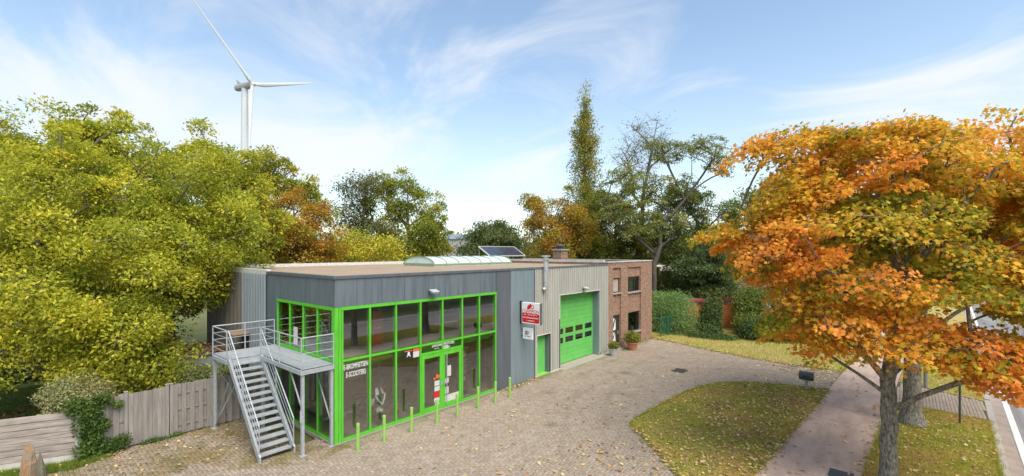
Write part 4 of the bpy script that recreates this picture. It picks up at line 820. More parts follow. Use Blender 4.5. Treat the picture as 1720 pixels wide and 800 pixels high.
def stems(name, parent, base, tips, r, m='bark'):
    mb = MB()
    for i, t in enumerate(tips):
        b = Vector(base); t = Vector(t); mid = b.lerp(t, .5) + Vector((0, 0, .12 * (t - b).length)); mb.tube(b, mid, r, r * .7, 5, False).tube(mid, t, r * .7, r * .25, 5, False)
    return mb.build(name, m, parent)
mat('bark', (.13, .105, .08), .95, col2=(.22, .19, .15), nscale=9, stretch=(1, 1, .25), bump=.8, bscale=30)
YG = [(.09, .13, .015), (.16, .19, .02), (.26, .26, .04), (.36, .33, .07)]
for (x, y, lb, pm, hp, r0, r1, rad, nl) in ((17.72, -.72, 'small grey bucket planter with a yellow green plant beside the garage door', 'zinc', .46, .17, .24, .33, 1500), (20.05, -.80, 'terracotta pot with a round yellow green bush in front of the brick house', 'terracotta', .52, .24, .37, .55, 3200)):
    p = thing('potted_plant', (x, y, 0), lb, 'potted plant'); MB().lathe([(r0, 0), (r1 * .96, hp - .09), (r1 * 1.06, hp - .08), (r1 * 1.06, hp), (r1 * .9, hp), (r1 * .88, hp - .04)], (x, y, 0), 20).build('pot', pm, p, smooth=False)
    stems('stem', p, (x, y, hp - .05), [(x + rad * .6 * math.cos(a), y + rad * .6 * math.sin(a), hp + rad * .6) for a in (0, 1.2, 2.5, 3.7, 5)], .012)
    foliage('leaves', p, [((x, y, hp + rad * .55), (rad, rad, rad * .72)), ((x - rad * .3, y - rad * .2, hp + rad * .75), rad * .55), ((x + rad * .35, y, hp + rad * .65), rad * .5)], nl, .10, YG, int(x), up=.6)

# ------------------------------------------------------------------ fences on the left
mat('fence_wood', (.275, .245, .215), .9, col2=(.18, .16, .14), nscale=3.5, stretch=(3, 3, .35), bump=.5, bscale=25, mid=(.35, .7)); mat('fence_wood_b', (.32, .29, .26), .9, col2=(.22, .195, .17), nscale=3.5, stretch=(3, 3, .35), bump=.5, bscale=25)
mat('plank_concrete', (.42, .36, .31), .85, col2=(.24, .195, .165), nscale=2.2, stretch=(.8, .8, 6), bump=.6, bscale=18, mid=(.38, .66)); mat('plinth_concrete', (.55, .52, .45), .9, col2=(.40, .36, .30), nscale=2.5, bump=.3, bscale=40)
fr = random.Random(4)
def louvre(x0, x1, label, y=5.0, hgt=1.78):
    t = thing('board_fence', ((x0 + x1) / 2, y, 0), label, 'fence panel', 'wooden garden fence'); n = int(round((x1 - x0) / .125)); p = (x1 - x0) / n
    for i in range(n):
        fa = -.035 if i % 2 == 0 else .02; h = hgt + fr.uniform(-.02, .02); x = x0 + (i + .5) * p
        B('board', 'fence_wood' if fr.random() < .6 else 'fence_wood_b', t, (x - p * .56, x + p * .56, y + fa - .009, y + fa + .009, .03 + fr.uniform(0, .03), h))
    for z_ in (.35, .9, 1.45): B('rail', 'fence_wood', t, (x0, x1, y - .022, y + .008, z_ - .03, z_ + .03))
def fpost(x, label, y=5.0): 
    o = MB().box(x - .045, x + .045, y - .06, y + .06, -.1, 1.84).box(x - .055, x + .055, y - .07, y + .07, 1.84, 1.86).build('fence_post', 'fence_wood_b'); tag(o, label, 'fence post', 'posts of the wooden fence')
PX = [-5.52, -4.62, -3.52, -3.40, -2.16, -1.10, -.20]
for x, l in zip(PX, ('wooden fence post wrapped in ivy at the left end', 'fence post left of the plain board gate', 'fence post right of the plain board gate', 'second fence post right of the gate', 'fence post behind the landing post of the steps', 'fence post under the steel landing', 'last fence post against the side wall of the shop')): fpost(x, l)
louvre(-5.47, -4.67, 'weathered board fence panel half covered by ivy'); louvre(-3.35, -2.21, 'grey alternating board fence panel left of the steel steps'); louvre(-2.11, -1.15, 'grey alternating board fence panel behind the steel steps'); louvre(-1.05, -.25, 'narrow board fence panel beside the side wall under the landing')
gt = thing('garden_gate', (-4.07, 5, 0), 'plain vertical board gate in the weathered wooden fence', 'gate')
for i in range(8): x = -4.56 + i * .128; B('board', 'fence_wood' if i % 3 else 'fence_wood_b', gt, (x, x + .122, 4.98 + fr.uniform(-.004, .004), 5.0, .05, 1.77 + fr.uniform(-.015, .015)))
B('rail', 'fence_wood', gt, (-4.56, -3.55, 5.002, 5.04, .4, .5)); B('rail', 'fence_wood', gt, (-4.56, -3.55, 5.002, 5.04, 1.35, 1.45))
# concrete plank wall, running off to the left
def plank_wall(a, b, label):
    a = Vector((*a, 0)); b = Vector((*b, 0)); t = thing('plank_wall', tuple((a + b) / 2), label, 'wall', 'concrete plank wall'); d = (b - a); nrm = Vector((-d.y, d.x, 0)).normalized()
    MB().bar(a + Vector((0, 0, .06)), b + Vector((0, 0, .06)), .07, .34).build('plinth', 'plinth_concrete', t); z_ = .235
    for i in range(7):
        h = .19 + fr.uniform(-.012, .012); o_ = nrm * fr.uniform(-.014, .014); MB().bar(a + o_ + Vector((0, 0, z_ + h / 2)), b + o_ + Vector((0, 0, z_ + h / 2)), .055 + fr.uniform(0, .012), h - .018).build('plank', 'plank_concrete', t); z_ += h
    MB().box(b.x - .06, b.x + .06, b.y - .06, b.y + .06, -.1, 1.66).build('post', 'plinth_concrete', t)
plank_wall((-7.75, 5.80), (-5.78, 4.92), 'wood grain concrete plank wall section next to the ivy'); plank_wall((-9.75, 6.70), (-7.80, 5.83), 'wood grain concrete plank wall section at the left edge')
# standing stones
def stone(c, w_, d_, h, seed, m, label, lean=0.0):
    rg = random.Random(seed); mb = MB(); n = 9; lv = 9; vs_ = []
    ph = [rg.uniform(.75, 1.2) for _ in range(n)]
    for j in range(lv):
        t = j / (lv - 1); s = (1 - .10 * t) if t < .6 else (.94 - .75 * (t - .6) / .4 * (1 if seed % 2 else .55)); 
        for k in range(n): a = 2 * math.pi * k / n; r_ = ph[k] * s * rg.uniform(.93, 1.07); vs_.append((c[0] + w_ * r_ * math.cos(a) + lean * t, c[1] + d_ * r_ * math.sin(a), -.1 + (h + .1) * t * (1 + .10 * math.cos(a + seed) * (t > .7))))
    mb.add(vs_, [(j * n + k, j * n + (k + 1) % n, (j + 1) * n + (k + 1) % n, (j + 1) * n + k) for j in range(lv - 1) for k in range(n)] + [tuple(range((lv - 1) * n, lv * n))])
    tag(mb.build('standing_stone', m), label, 'stone', 'standing stones')
mat('stone_rust', (.33, .16, .06), .9, col2=(.26, .22, .17), nscale=7, stretch=(4, 4, .4), bump=1.0, bscale=16, mid=(.44, .56)); mat('stone_dark', (.12, .105, .075), .95, col2=(.19, .17, .12), nscale=4, stretch=(3, 3, .6), bump=1.0, bscale=14)
g1 = at(45, 800, 12.55); g2 = at(73, 800, 12.5)
stone((g1[0], g1[1]), .20, .15, 1.05, 4, 'stone_rust', 'broad rusty brown slate stone standing in front of the plank wall', .06); stone((g2[0], g2[1]), .11, .10, .95, 3, 'stone_dark', 'narrow dark pointed stone beside the rusty one', -.05)
# things beyond the fence
sh = thing('metal_shed', (-1.5, 9.6, -.16), 'low grey corrugated metal shed behind the fence against the side wall', 'shed')
for (ax_, a, b, off) in (('x', -2.5, -.45, 8.5), ('y', 8.5, 10.8, -2.5)): corr(ax_, a, b, -.16, 2.0, off, .16, -.025).build('sheet_wall', 'grey_sheet', sh)
B('roof', 'dirty_sheet', sh, (-2.6, -.3, 8.4, 11, 2.0, 2.06)); B('inner_wall', 'shadow_gap', sh, (-2.46, -.5, 8.55, 10.8, -.1, 1.98))
sb = thing('storage_box', (-2.75, 7.4, -.16), 'grey lidded garden storage box just behind the fence', 'box'); B('body', 'blue_stone', sb, (-3.3, -2.2, 7.0, 7.8, -.16, 1.02)); B('lid', 'grey_sheet', sb, (-3.36, -2.14, 6.94, 7.86, 1.02, 1.10))
LTR = [(.16, .085, .045), (.22, .12, .06), (.12, .07, .04)]
q = in_area([(-2.6, 8.4), (-.3, 8.4), (-.3, 11), (-2.6, 11)], 900, rl); litter('fallen_leaves', q, 'brown leaves heaped on the roof of the metal shed', 31, (.07, .14), 2.07, LTR)
q = in_area([(-7, 7), (-1, 7), (-.5, 14), (-8, 14)], 3200, rl); litter('fallen_leaves', q, 'brown leaf litter on the ground under the walnut trees', 32, (.08, .16), -.14, LTR)
# green wire mesh fence by the hedge
mat('mesh_green', (.02, .13, .075), .45)
wf = thing('wire_fence', (26.2, 0, 0), 'green wire mesh fence panel with tube posts next to the hedge', 'fence')
W0, W1, W2 = Vector((25.6, -.35, 0)), Vector((26.6, -.55, 0)), Vector((27.5, -.75, 0))
for p in (W0, W1, W2): MB().tube(p - Vector((0, 0, .2)), p + Vector((0, 0, 1.45)), .035, n=10).build('post', 'mesh_green', wf)
MB().tube(W0 + Vector((0, 0, 1.43)), W2 + Vector((0, 0, 1.43)), .028, n=8).build('top_rail', 'mesh_green', wf)
mb = MB(); n = 34
for i in range(n): p = W0.lerp(W2, i / (n - 1)); mb.bar(p + Vector((0, 0, .05)), p + Vector((0, 0, 1.42)), .006, .006)
for i in range(24): z_ = .06 + i * .058; mb.bar(W0 + Vector((0, 0, z_)), W2 + Vector((0, 0, z_)), .006, .006)
mb.build('mesh', 'mesh_green', wf)
MB().tube(W0 + Vector((0, 0, 1.40)), Vector((24.9, .02, 1.40)), .02, n=6).build('top_rail', 'mesh_green', wf)
# orange plank fence glimpsed between the shrubs
mat('orange_wood', (.56, .16, .035), .7, col2=(.42, .12, .04), nscale=4, stretch=(1, 1, 6)); mat('red_roof', (.42, .03, .03), .6, col2=(.30, .04, .04), nscale=6)
of = thing('garden_hut', (33.5, -2.2, 0), 'orange timber garden hut with a red roof edge half hidden behind the shrubs', 'hut')
p0 = at(1150, 540, 37.2); p1 = at(1242, 540, 38.6); p0[2] = p1[2] = 0; A0, A1 = Vector(p0), Vector(p1)
for i in range(10): z_ = .15 + i * .2; MB().bar(A0 + Vector((0, 0, z_)), A1 + Vector((0, 0, z_)), .05, .185).build('plank', 'orange_wood', of)
bk = Vector((.75, .66, 0)) * 1.5
MB().add([A0 - bk * .15 + Vector((0, 0, 2.5)), A1 - bk * .15 + Vector((0, 0, 2.5)), A1 + bk + Vector((0, 0, 2.56)), A0 + bk + Vector((0, 0, 2.56)), A0 - bk * .15 + Vector((0, 0, 2.22)), A1 - bk * .15 + Vector((0, 0, 2.22)), A1 + bk + Vector((0, 0, 2.3)), A0 + bk + Vector((0, 0, 2.3))], [(0, 1, 2, 3), (7, 6, 5, 4), (0, 4, 5, 1), (1, 5, 6, 2), (2, 6, 7, 3), (3, 7, 4, 0)]).build('roof', 'dirty_sheet', of)
MB().bar(A0 - bk * .17 + Vector((0, 0, 2.40)), A1 - bk * .17 + Vector((0, 0, 2.40)), .04, .20).build('roof_edge', 'red_roof', of)
for p in (A0, A1): MB().bar(p, p + bk, .06, .06).bar(p + bk, p + bk + Vector((0, 0, 2.6)), .1, .1).bar(p, p + Vector((0, 0, 2.25)), .09, .09).build('frame_post', 'orange_wood', of)
# carport and pale house behind
mat('render_white', (.62, .59, .54), .9, col2=(.55, .52, .47), nscale=1.2)
cpp = at(1108, 470, 52); cq = at(1175, 470, 52); ca, cbv = Vector((cpp[0], cpp[1], 0)), Vector((cq[0], cq[1], 0))
cp = thing('carport', tuple((ca + cbv) / 2), 'flat roofed carport with pale fascia behind the hedge', 'carport'); zt = at(1108, 452, 52)[2]
dpt = Vector((.75, .66, 0)) * 5
MB().bar(ca + Vector((0, 0, zt)), cbv + Vector((0, 0, zt)), .25, .45).build('fascia', 'render_white', cp); MB().add([ca + Vector((0, 0, zt + .26)), cbv + Vector((0, 0, zt + .26)), cbv + dpt + Vector((0, 0, zt + .3)), ca + dpt + Vector((0, 0, zt + .3))], [(0, 1, 2, 3)]).build('roof', 'roof_pale', cp)
for p in (ca, cbv, ca + dpt, cbv + dpt): MB().bar(p, p + Vector((0, 0, zt)), .14, .14).build('post', 'plank', cp)
MB().bar(ca + dpt * .9 + Vector((0, 0, zt * .5)), cbv + dpt * .9 + Vector((0, 0, zt * .5)), .1, zt).build('back_wall', 'plank', cp)
def house(c, ang, w_, d_, h, label, wins, wall='render_white', roof=None, rh=0.0):
    t = thing('far_house', (c[0], c[1], -.16), label, 'house', 'houses in the background'); ca_, sa_ = math.cos(ang), math.sin(ang)
    W = lambda x, y, z_: (c[0] + x * ca_ - y * sa_, c[1] + x * sa_ + y * ca_, z_)
    def obox(mb, x0, x1, y0, y1, z0, z1):
        return mb.add([W(x0, y0, z0), W(x1, y0, z0), W(x1, y1, z0), W(x0, y1, z0), W(x0, y0, z1), W(x1, y0, z1), W(x1, y1, z1), W(x0, y1, z1)], [(0, 3, 2, 1), (4, 5, 6, 7), (0, 1, 5, 4), (1, 2, 6, 5), (2, 3, 7, 6), (3, 0, 4, 7)])
    obox(MB(), 0, w_, 0, d_, -.16, h).build('wall', wall, t)
    if rh: MB().add([W(-.3, -.3, h), W(w_ + .3, -.3, h), W(w_ + .3, d_ + .3, h), W(-.3, d_ + .3, h), W(-.3, d_ / 2, h + rh), W(w_ + .3, d_ / 2, h + rh)], [(0, 1, 5, 4), (2, 3, 4, 5), (3, 0, 4), (1, 2, 5), (3, 2, 1, 0)]).build('roof', roof, t)
    else: obox(MB(), -.2, w_ + .2, -.2, d_ + .2, h, h + .2).build('roof', roof or 'fascia', t)
    for (x, z_, ww, wh) in wins:
        f = MB(); obox(f, x, x + .08, -.05, .0, z_, z_ + wh); obox(f, x + ww - .08, x + ww, -.05, .0, z_, z_ + wh); obox(f, x + .08, x + ww - .08, -.05, .0, z_ + wh - .08, z_ + wh); obox(f, x + .08, x + ww - .08, -.05, .0, z_, z_ + .08)
        fo = f.build('window', 'window_frame', t); obox(MB(), x + .08, x + ww - .08, -.02, -.004, z_ + .08, z_ + wh - .08).build('pane', 'house_glass', fo)
    return t
hp = at(1236, 480, 50); house((hp[0], hp[1]), YAW - R(90) + R(8), 8.5, 7, 8.6, 'pale rendered house with a small window half hidden by the orange maple', [(.9, 4.65, .75, 1.0), (3.4, 4.6, 1.1, 1.2), (3.4, 1.2, 1.2, 1.3), (.9, 1.2, .9, 1.2)])
hp = at(740, 430, 120); house((hp[0], hp[1]), YAW - R(90), 9, 12, 9.5, 'pale grey industrial hall far behind between the trees', [(1.2, 6.2, 2.2, 1.2), (4.6, 6.2, 2.2, 1.2)], 'blue_stone', 'grey_sheet', 1.5)
hp = at(588, 440, 75); house((hp[0], hp[1]), YAW - R(90), 9, 8, 6.2, 'low orange brick building glimpsed under the oak behind the roof', [(1.5, 3.6, 1.5, 1.2), (5.2, 3.6, 1.5, 1.2)], 'brick', 'grey_sheet')

# ------------------------------------------------------------------ wind turbine
hub = Vector(at(424, 142, 250)); AX = R(294); axd = Vector((math.cos(AX) * math.cos(R(5)), math.sin(AX) * math.cos(R(5)), math.sin(R(5)))); side = Vector((-math.sin(AX), math.cos(AX), 0)); upv = axd.cross(side); upv = upv if upv.z > 0 else -upv; twp = hub - axd * 5.4
wt = thing('wind_turbine', (twp.x, twp.y, -.16), 'tall white three bladed wind turbine rising behind the trees', 'wind turbine')
mb = MB(); zs = [-.16, 30, 60, hub.z - 1.6]; rs_ = [2.6, 2.35, 2.0, 1.6]
for i in range(3): mb.tube((twp.x, twp.y, zs[i]), (twp.x, twp.y, zs[i + 1]), rs_[i], rs_[i + 1], 28, False)
mb.build('tower', 'turbine_white', wt, smooth=True)
nc = MB(); prof = [(-1.0, 1.1), (-2.0, 1.7), (-5, 1.9), (-9.0, 1.9), (-11.0, 1.7), (-11.6, 1.2)]; vs_ = []; n = 12
for s, r_ in prof:
    for k in range(n):
        a = 2 * math.pi * k / n; ca_, sa_ = math.cos(a), math.sin(a); q = .78; sx = math.copysign(abs(ca_) ** q, ca_); sz = math.copysign(abs(sa_) ** q, sa_); vs_.append(hub + axd * s + side * (r_ * sx) + Vector((0, 0, r_ * sz)))
nc.add(vs_, [(j * n + k, j * n + (k + 1) % n, (j + 1) * n + (k + 1) % n, (j + 1) * n + k) for j in range(len(prof) - 1) for k in range(n)] + [tuple(range(n - 1, -1, -1)), tuple(range((len(prof) - 1) * n, len(prof) * n))])
nac = nc.build('nacelle', 'turbine_grey', wt); pp = hub - axd * 9.2 + Vector((0, 0, 1.6))
MB().add([pp + side * 1.4, pp - side * 1.4, pp - side * 1.4 + Vector((0, 0, 2.6)) - axd * .8, pp + side * 1.4 + Vector((0, 0, 2.6)) - axd * .8, pp + side * 1.4 + axd * 2.6, pp - side * 1.4 + axd * 2.6], [(0, 1, 2, 3), (0, 3, 4), (1, 5, 2), (3, 2, 5, 4), (0, 4, 5, 1)]).build('cooler', 'turbine_grey', nac)
prof = [(1.9, .05), (1.3, 1.0), (.3, 1.45), (-1.0, 1.45)]; vs_ = []
for s, r_ in prof:
    for k in range(18): a = 2 * math.pi * k / 18; vs_.append(hub + axd * s + side * (r_ * math.cos(a)) + Vector((0, 0, r_ * math.sin(a))))
MB().add(vs_, [(j * 18 + k, j * 18 + (k + 1) % 18, (j + 1) * 18 + (k + 1) % 18, (j + 1) * 18 + k) for j in range(3) for k in range(18)]).build('hub', 'turbine_white', wt, smooth=True)
for kb in range(3):
    th = R(70) + kb * 2 * math.pi / 3; bd = upv * math.cos(th) + side * math.sin(th); tn = axd.cross(bd); vs_ = []; n = 12; st_ = [(1.0, 1.0, 1.0, 0), (3.0, 1.0, .95, 20), (7.5, 1.15, .62, 22), (12, 1.15, .52, 16), (20, .95, .42, 10), (32, .7, .30, 5), (42, .42, .2, 2), (47.0, .28, .12, 0), (48, .05, .03, 0)]
    for (s, c_, tk, tw) in st_:
        tw = R(tw + 4); cd = tn * math.cos(tw) + axd * math.sin(tw); td = axd * math.cos(tw) - tn * math.sin(tw)
        for k in range(n): a = 2 * math.pi * k / n; off = .45 * c_ if s > 4 else 0; vs_.append(hub + bd * s + cd * (c_ * math.cos(a) - off) + td * (tk * math.sin(a) * (1 - .3 * math.cos(a))) + axd * (.055 * s))
    MB().add(vs_, [(j * n + k, j * n + (k + 1) % n, (j + 1) * n + (k + 1) % n, (j + 1) * n + k) for j in range(len(st_) - 1) for k in range(n)]).build('blade', 'turbine_white', wt)
# ------------------------------------------------------------------ trees
def tubes_mesh(name, P0, P1, R0, R1, m, n=6, D0=None, D1=None):
    d = unit(P1 - P0); D0 = d if D0 is None else D0; D1 = d if D1 is None else D1; E = len(P0)
    ref = np.array([[.31, .92, .23]]); t = 2 * np.pi * np.arange(n) / n; cs, sn = np.cos(t)[None, :, None], np.sin(t)[None, :, None]
    def rings(P, D, Rr):
        a = unit(np.cross(D, ref)); b = np.cross(D, a); return P[:, None, :] + (a[:, None, :] * cs + b[:, None, :] * sn) * Rr[:, None, None]
    V = np.concatenate([rings(P0, D0, R0), rings(P1, D1, R1)], 1)
    F = np.array([(k, (k + 1) % n, n + (k + 1) % n, n + k) for k in range(n)]); idx = (np.arange(E)[:, None, None] * 2 * n + F[None]).reshape(-1)
    me = bpy.data.meshes.new(name); me.vertices.add(E * 2 * n); me.vertices.foreach_set('co', V.astype(np.float32).ravel()); me.loops.add(len(idx)); me.loops.foreach_set('vertex_index', idx.astype(np.int32))
    nf = E * n; me.polygons.add(nf); me.polygons.foreach_set('loop_start', np.arange(0, nf * 4, 4, dtype=np.int32)); me.polygons.foreach_set('loop_total', np.full(nf, 4, dtype=np.int32)); me.update(calc_edges=True)
    me.shade_smooth(); me.materials.append(MATS[m]); return me
def tree(name, label, base, lobes, nclump, nleaf, lsize, cols, seed, tr=.25, th=2.5, sig=.42, shape='diamond', bark='bark', group=None, flat=.6, up=.5, out_=.5, jit=.6, shell=.45, cshift=0., cout=.0, droop=.35, lead=.6, twigs=0, zmin=.3, m='leaf', bare=0.0, n_side=6, lean=.25, flare=1.55, limbs=13, puff=0.0, spray=False, tn_=.15, wexp=.7, cvar=.22):
    rg = np.random.default_rng(seed); L = np.array([l[0] for l in lobes], float); Rr = np.array([l[1] if hasattr(l[1], '__len__') else (l[1],) * 3 for l in lobes], float)
    wg = Rr[:, 0] * Rr[:, 1] * Rr[:, 2]; wg = wg ** wexp; k = rg.choice(len(L), nclump, p=wg / wg.sum()); d = unit(rg.normal(0, 1, (nclump, 3))); cl = L[k] + d * Rr[k] * (rg.uniform(.02, 1, (nclump, 1)) ** shell); cl[:, 2] = np.maximum(cl[:, 2], zmin)
    cen = (L * wg[:, None]).sum(0) / wg.sum(); base = np.array([base[0], base[1], base[2] if len(base) > 2 else -.16], float); top = (L[:, 2] + Rr[:, 2]).max()
    pos = [base + 0]; par = [-1]; nt_ = 7; tt = base + np.array([(cen[0] - base[0]) * lean, (cen[1] - base[1]) * lean, th])
    for i in range(1, nt_ + 1): f = i / nt_; pos.append(base * (1 - f) + tt * f + np.append(rg.normal(0, tr * tn_, 2), 0)); par.append(len(pos) - 2)
    ltop = np.array([cen[0], cen[1], base[2] + (top - base[2]) * lead]); 
    if ltop[2] > tt[2] + .5:
        for i in range(1, 6): f = i / 5; pos.append(tt * (1 - f) + ltop * f + np.append(rg.normal(0, tr * .5, 2), 0)); par.append(len(pos) - 2)
    pos = np.array(pos); par = list(par)
    # limbs first: far apart ends, then every other clump joins the nearest branch
    far = [int(np.argmax(np.linalg.norm(cl - cen, axis=1)))]; dm = np.linalg.norm(cl - cl[far[0]], axis=1)
    for _ in range(min(limbs, nclump - 1)): j = int(np.argmax(dm)); far.append(j); dm = np.minimum(dm, np.linalg.norm(cl - cl[j], axis=1))
    order = far + [j for j in np.argsort(np.linalg.norm(cl - (tt + ltop) / 2, axis=1)) if j not in set(far)]; tips = []
    for oi, j in enumerate(order):
        c = cl[j]; lim = pos[nt_ - 2:] if oi < len(far) else pos[nt_ - 1:]; o0 = nt_ - 2 if oi < len(far) else nt_ - 1
        dist = np.linalg.norm(lim - c, axis=1); cost = dist + .55 * np.maximum(0, lim[:, 2] - c[2] + .15 * dist)
        if oi < len(far): hd = np.hypot(lim[:, 0] - c[0], lim[:, 1] - c[1]); cost = dist + 2.2 * np.maximum(0, lim[:, 2] - (c[2] - .55 * hd)) + np.where(np.arange(len(lim)) < 10, 0, 1.5)
        b = int(np.argmin(cost)); p0 = lim[b]; b += o0; L_ = np.linalg.norm(c - p0); ns = int(np.clip(L_ / .7, 1, 7))
        ctrl = p0 * .45 + c * .55 + np.array([0, 0, .16 * L_]) + rg.normal(0, .07 * L_, 3); new = []; pr = b
        for i in range(1, ns + 1): f = i / ns; new.append((1 - f) ** 2 * p0 + 2 * f * (1 - f) * ctrl + f * f * c); par.append(pr); pr = len(par) - 1
        pos = np.concatenate([pos, np.array(new)]); tips.append(pr)
    n = len(pos); cnt = np.zeros(n)
    for t in tips: cnt[t] += 1
    for i in range(n - 1, 0, -1): cnt[par[i]] += cnt[i]
    rad = np.maximum(tr * (cnt / cnt.max()) ** .46, .008 + .0012 * tr); rad[0] = tr * flare; rad[1] = tr * (1 + .25 * (flare - 1))
    for i in range(2, nt_ + 1): rad[i] = tr * (1.05 - .2 * i / nt_)
    pa = np.array(par[1:]); P0, P1, r0, r1 = pos[pa], pos[1:], rad[pa], rad[1:]
    inc = np.zeros((n, 3)); inc[1:] = unit(pos[1:] - pos[pa]); inc[0] = (0, 0, 1)
    main = np.full(n, -1); best = np.full(n, -1.0)
    for i in range(1, n):
        q = par[i]; sc = cnt[i] + (1e6 if i <= nt_ else 0)
        if sc > best[q]: best[q] = sc; main[q] = i
    nd = inc.copy(); hm = main >= 0; nd[hm] = unit(inc[hm] + inc[main[hm]]); ismain = main[pa] == np.arange(1, n)
    D0 = np.where(ismain[:, None], nd[pa], inc[1:]); D1 = nd[1:]; r0 = np.where(ismain, r0, np.minimum(r0, r1 * 1.35 + .004))
    if twigs:
        q = rg.integers(0, nclump, nclump * twigs); e = cl[q] + (rg.normal(0, 1, (len(q), 3)) * sig * np.array([1.1, 1.1, .9]) + np.array([0, 0, .12]) if not puff else unit(rg.normal(0, 1, (len(q), 3)) * np.array([1, 1, .15 if spray else .8]) + .4 * unit(cl[q] - cen)) * puff * .6); P0 = np.concatenate([P0, cl[q]]); P1 = np.concatenate([P1, e]); r0 = np.concatenate([r0, np.full(len(q), .009 + .01 * tr)]); r1 = np.concatenate([r1, np.full(len(q), .003)]); dq = unit(e - cl[q]); D0 = np.concatenate([D0, dq]); D1 = np.concatenate([D1, dq])
    t = thing(name, tuple(base), label, 'tree', group)
    o = bpy.data.objects.new('trunk', tubes_mesh('trunk', P0, P1, r0, r1, bark, n_side, D0, D1)); C.objects.link(o); attach(o, t)
    # leaves
    cw = rg.uniform(.5, 1.5, nclump); 
    if bare: cw *= (rg.uniform(0, 1, nclump) > bare)
    ci = rg.choice(nclump, nleaf, p=cw / cw.sum()); g = rg.normal(0, 1, (nleaf, 3)) * np.array([1, 1, flat]) * sig; lp_ = cl[ci] + g * (.7 + .6 * rg.uniform(0, 1, nclump)[ci][:, None]); 
    if puff:
        pr_ = puff * rg.uniform(.65, 1.35, nclump)[ci][:, None]; oc = unit(cl - cen)[ci]
        if spray:
            sn_ = unit(np.array([0, 0, 1.]) + .45 * unit(cl - cen) * np.array([1, 1, 0]) + .22 * rg.normal(0, 1, (nclump, 3)))[ci]; dv = rg.normal(0, 1, (nleaf, 3)); dv = unit(dv - (dv * sn_).sum(1, keepdims=True) * sn_)
            rad_ = np.sqrt(rg.uniform(0, 1, (nleaf, 1))); g = dv * rad_ * pr_ * 1.0 + sn_ * rg.normal(0, .10, (nleaf, 1)) * pr_ - np.array([0, 0, 1.]) * (rad_ ** 2) * pr_ * .16
        else:
            dv = unit(rg.normal(0, 1, (nleaf, 3)) + .75 * oc + np.array([0, 0, .40])); g = dv * pr_ * (1 - .45 * rg.uniform(0, 1, (nleaf, 1)) ** 2) * np.array([1, 1, .8])
            g *= 1 + .16 * rg.normal(0, 1, (nleaf, 1))
        lp_ = cl[ci] + g
    lp_[:, 2] = np.maximum(lp_[:, 2], .15)
    od = unit(lp_ - cen); nr = unit(up * np.array([0, 0, 1]) + out_ * od + jit * rg.normal(0, 1, (nleaf, 3))); xd = rg.normal(0, 1, (nleaf, 3)) + .9 * unit(g) + np.array([0, 0, -droop])
    ext = np.linalg.norm((cl - cen) / (np.abs(cl - cen).max(0) + .1), axis=1); ext = ext / ext.max()
    tv = .30 + cshift + cvar * rg.normal(0, 1, nclump)[ci] + cout * (ext[ci] - .5) + .17 * rg.normal(0, 1, nleaf)
    col = palette(tv, cols) * rg.uniform(.78, 1.2, (nleaf, 1)) * np.array([1, 1, 1])
    o = bpy.data.objects.new('crown', scatter_mesh('crown', lp_, xd, nr, lsize * rg.uniform(.6, 1.3, nleaf), col, shape, m)); C.objects.link(o); attach(o, t)
    return t
def px(u, v, d, r, rz=None):
    """a crown lobe standing d metres out: radius in metres"""
    p = at(u, v, d); return (tuple(p), (r, r, rz if rz else r))
def foot(u, d): p = at(u, HV, d); return (p[0], p[1])
mat('bark_maple', (.29, .265, .215), .95, col2=(.07, .056, .042), nscale=15, stretch=(1.3, 1.3, .5), bump=1.0, bscale=30, mid=(.38, .64)); mat('bark_dark', (.075, .062, .05), .95, col2=(.12, .10, .08), nscale=8, stretch=(1, 1, .3), bump=.7, bscale=25)
WAL = [(0.224, 0.277, 0.032), (0.374, 0.402, 0.037), (0.569, 0.541, 0.044), (0.778, 0.665, 0.068), (0.81, 0.557, 0.091)]
WAL2 = [(0.235, 0.276, 0.029), (0.373, 0.373, 0.043), (0.524, 0.469, 0.05), (0.607, 0.442, 0.058)]
GW = 'walnut trees left of the building'
tree('walnut_tree', 'large yellow green walnut tree nearest the plank wall at the left edge', foot(95, 18.5), [px(40, 400, 18.5, 3.3), px(130, 330, 19.5, 2.9), px(-70, 480, 18, 3.2), px(150, 470, 18, 2.9), px(40, 545, 17.4, 2.3, 1.6), px(190, 560, 17.6, 1.9, 1.3), px(110, 610, 17.3, 1.7, .8), px(-90, 600, 17, 2.0, 1.2), px(30, 590, 17, 1.5, .8), px(180, 625, 17.4, 1.2, .5)], 170, 84000, .155, WAL, 101, .24, 2.2, .40, puff=.80, twigs=5, group=GW, cvar=.13, cshift=.06, flat=.5)
tree('walnut_tree', 'broad yellow green walnut tree whose branches hang over the grey side wall', foot(285, 21), [px(290, 330, 22, 3.2), px(335, 400, 21.5, 2.5), px(250, 430, 20.5, 3.0), px(305, 500, 20.5, 1.8, 1.6), px(240, 530, 19.5, 2.2, 1.6), px(200, 590, 18.6, 1.6, .9), px(290, 590, 18.8, 1.4, .9), px(362, 455, 21.5, .7), px(310, 575, 20.0, 1.0, .8), px(270, 620, 18.6, 1.3, .6)], 170, 84000, .155, WAL, 102, .26, 2.4, .40, puff=.80, twigs=5, group=GW, cvar=.13, cshift=.02, flat=.5)
tree('walnut_tree', 'tall walnut tree with the highest rounded top behind the left trees', foot(165, 28), [px(150, 235, 28, 2.4), px(205, 265, 28, 2.4), px(110, 290, 27, 2.6), px(240, 300, 28, 2.0), px(160, 370, 27, 3.6)], 120, 34000, .22, WAL, 103, .3, 4, .5, puff=.85, twigs=5, group=GW, cvar=.13, shell=.55)
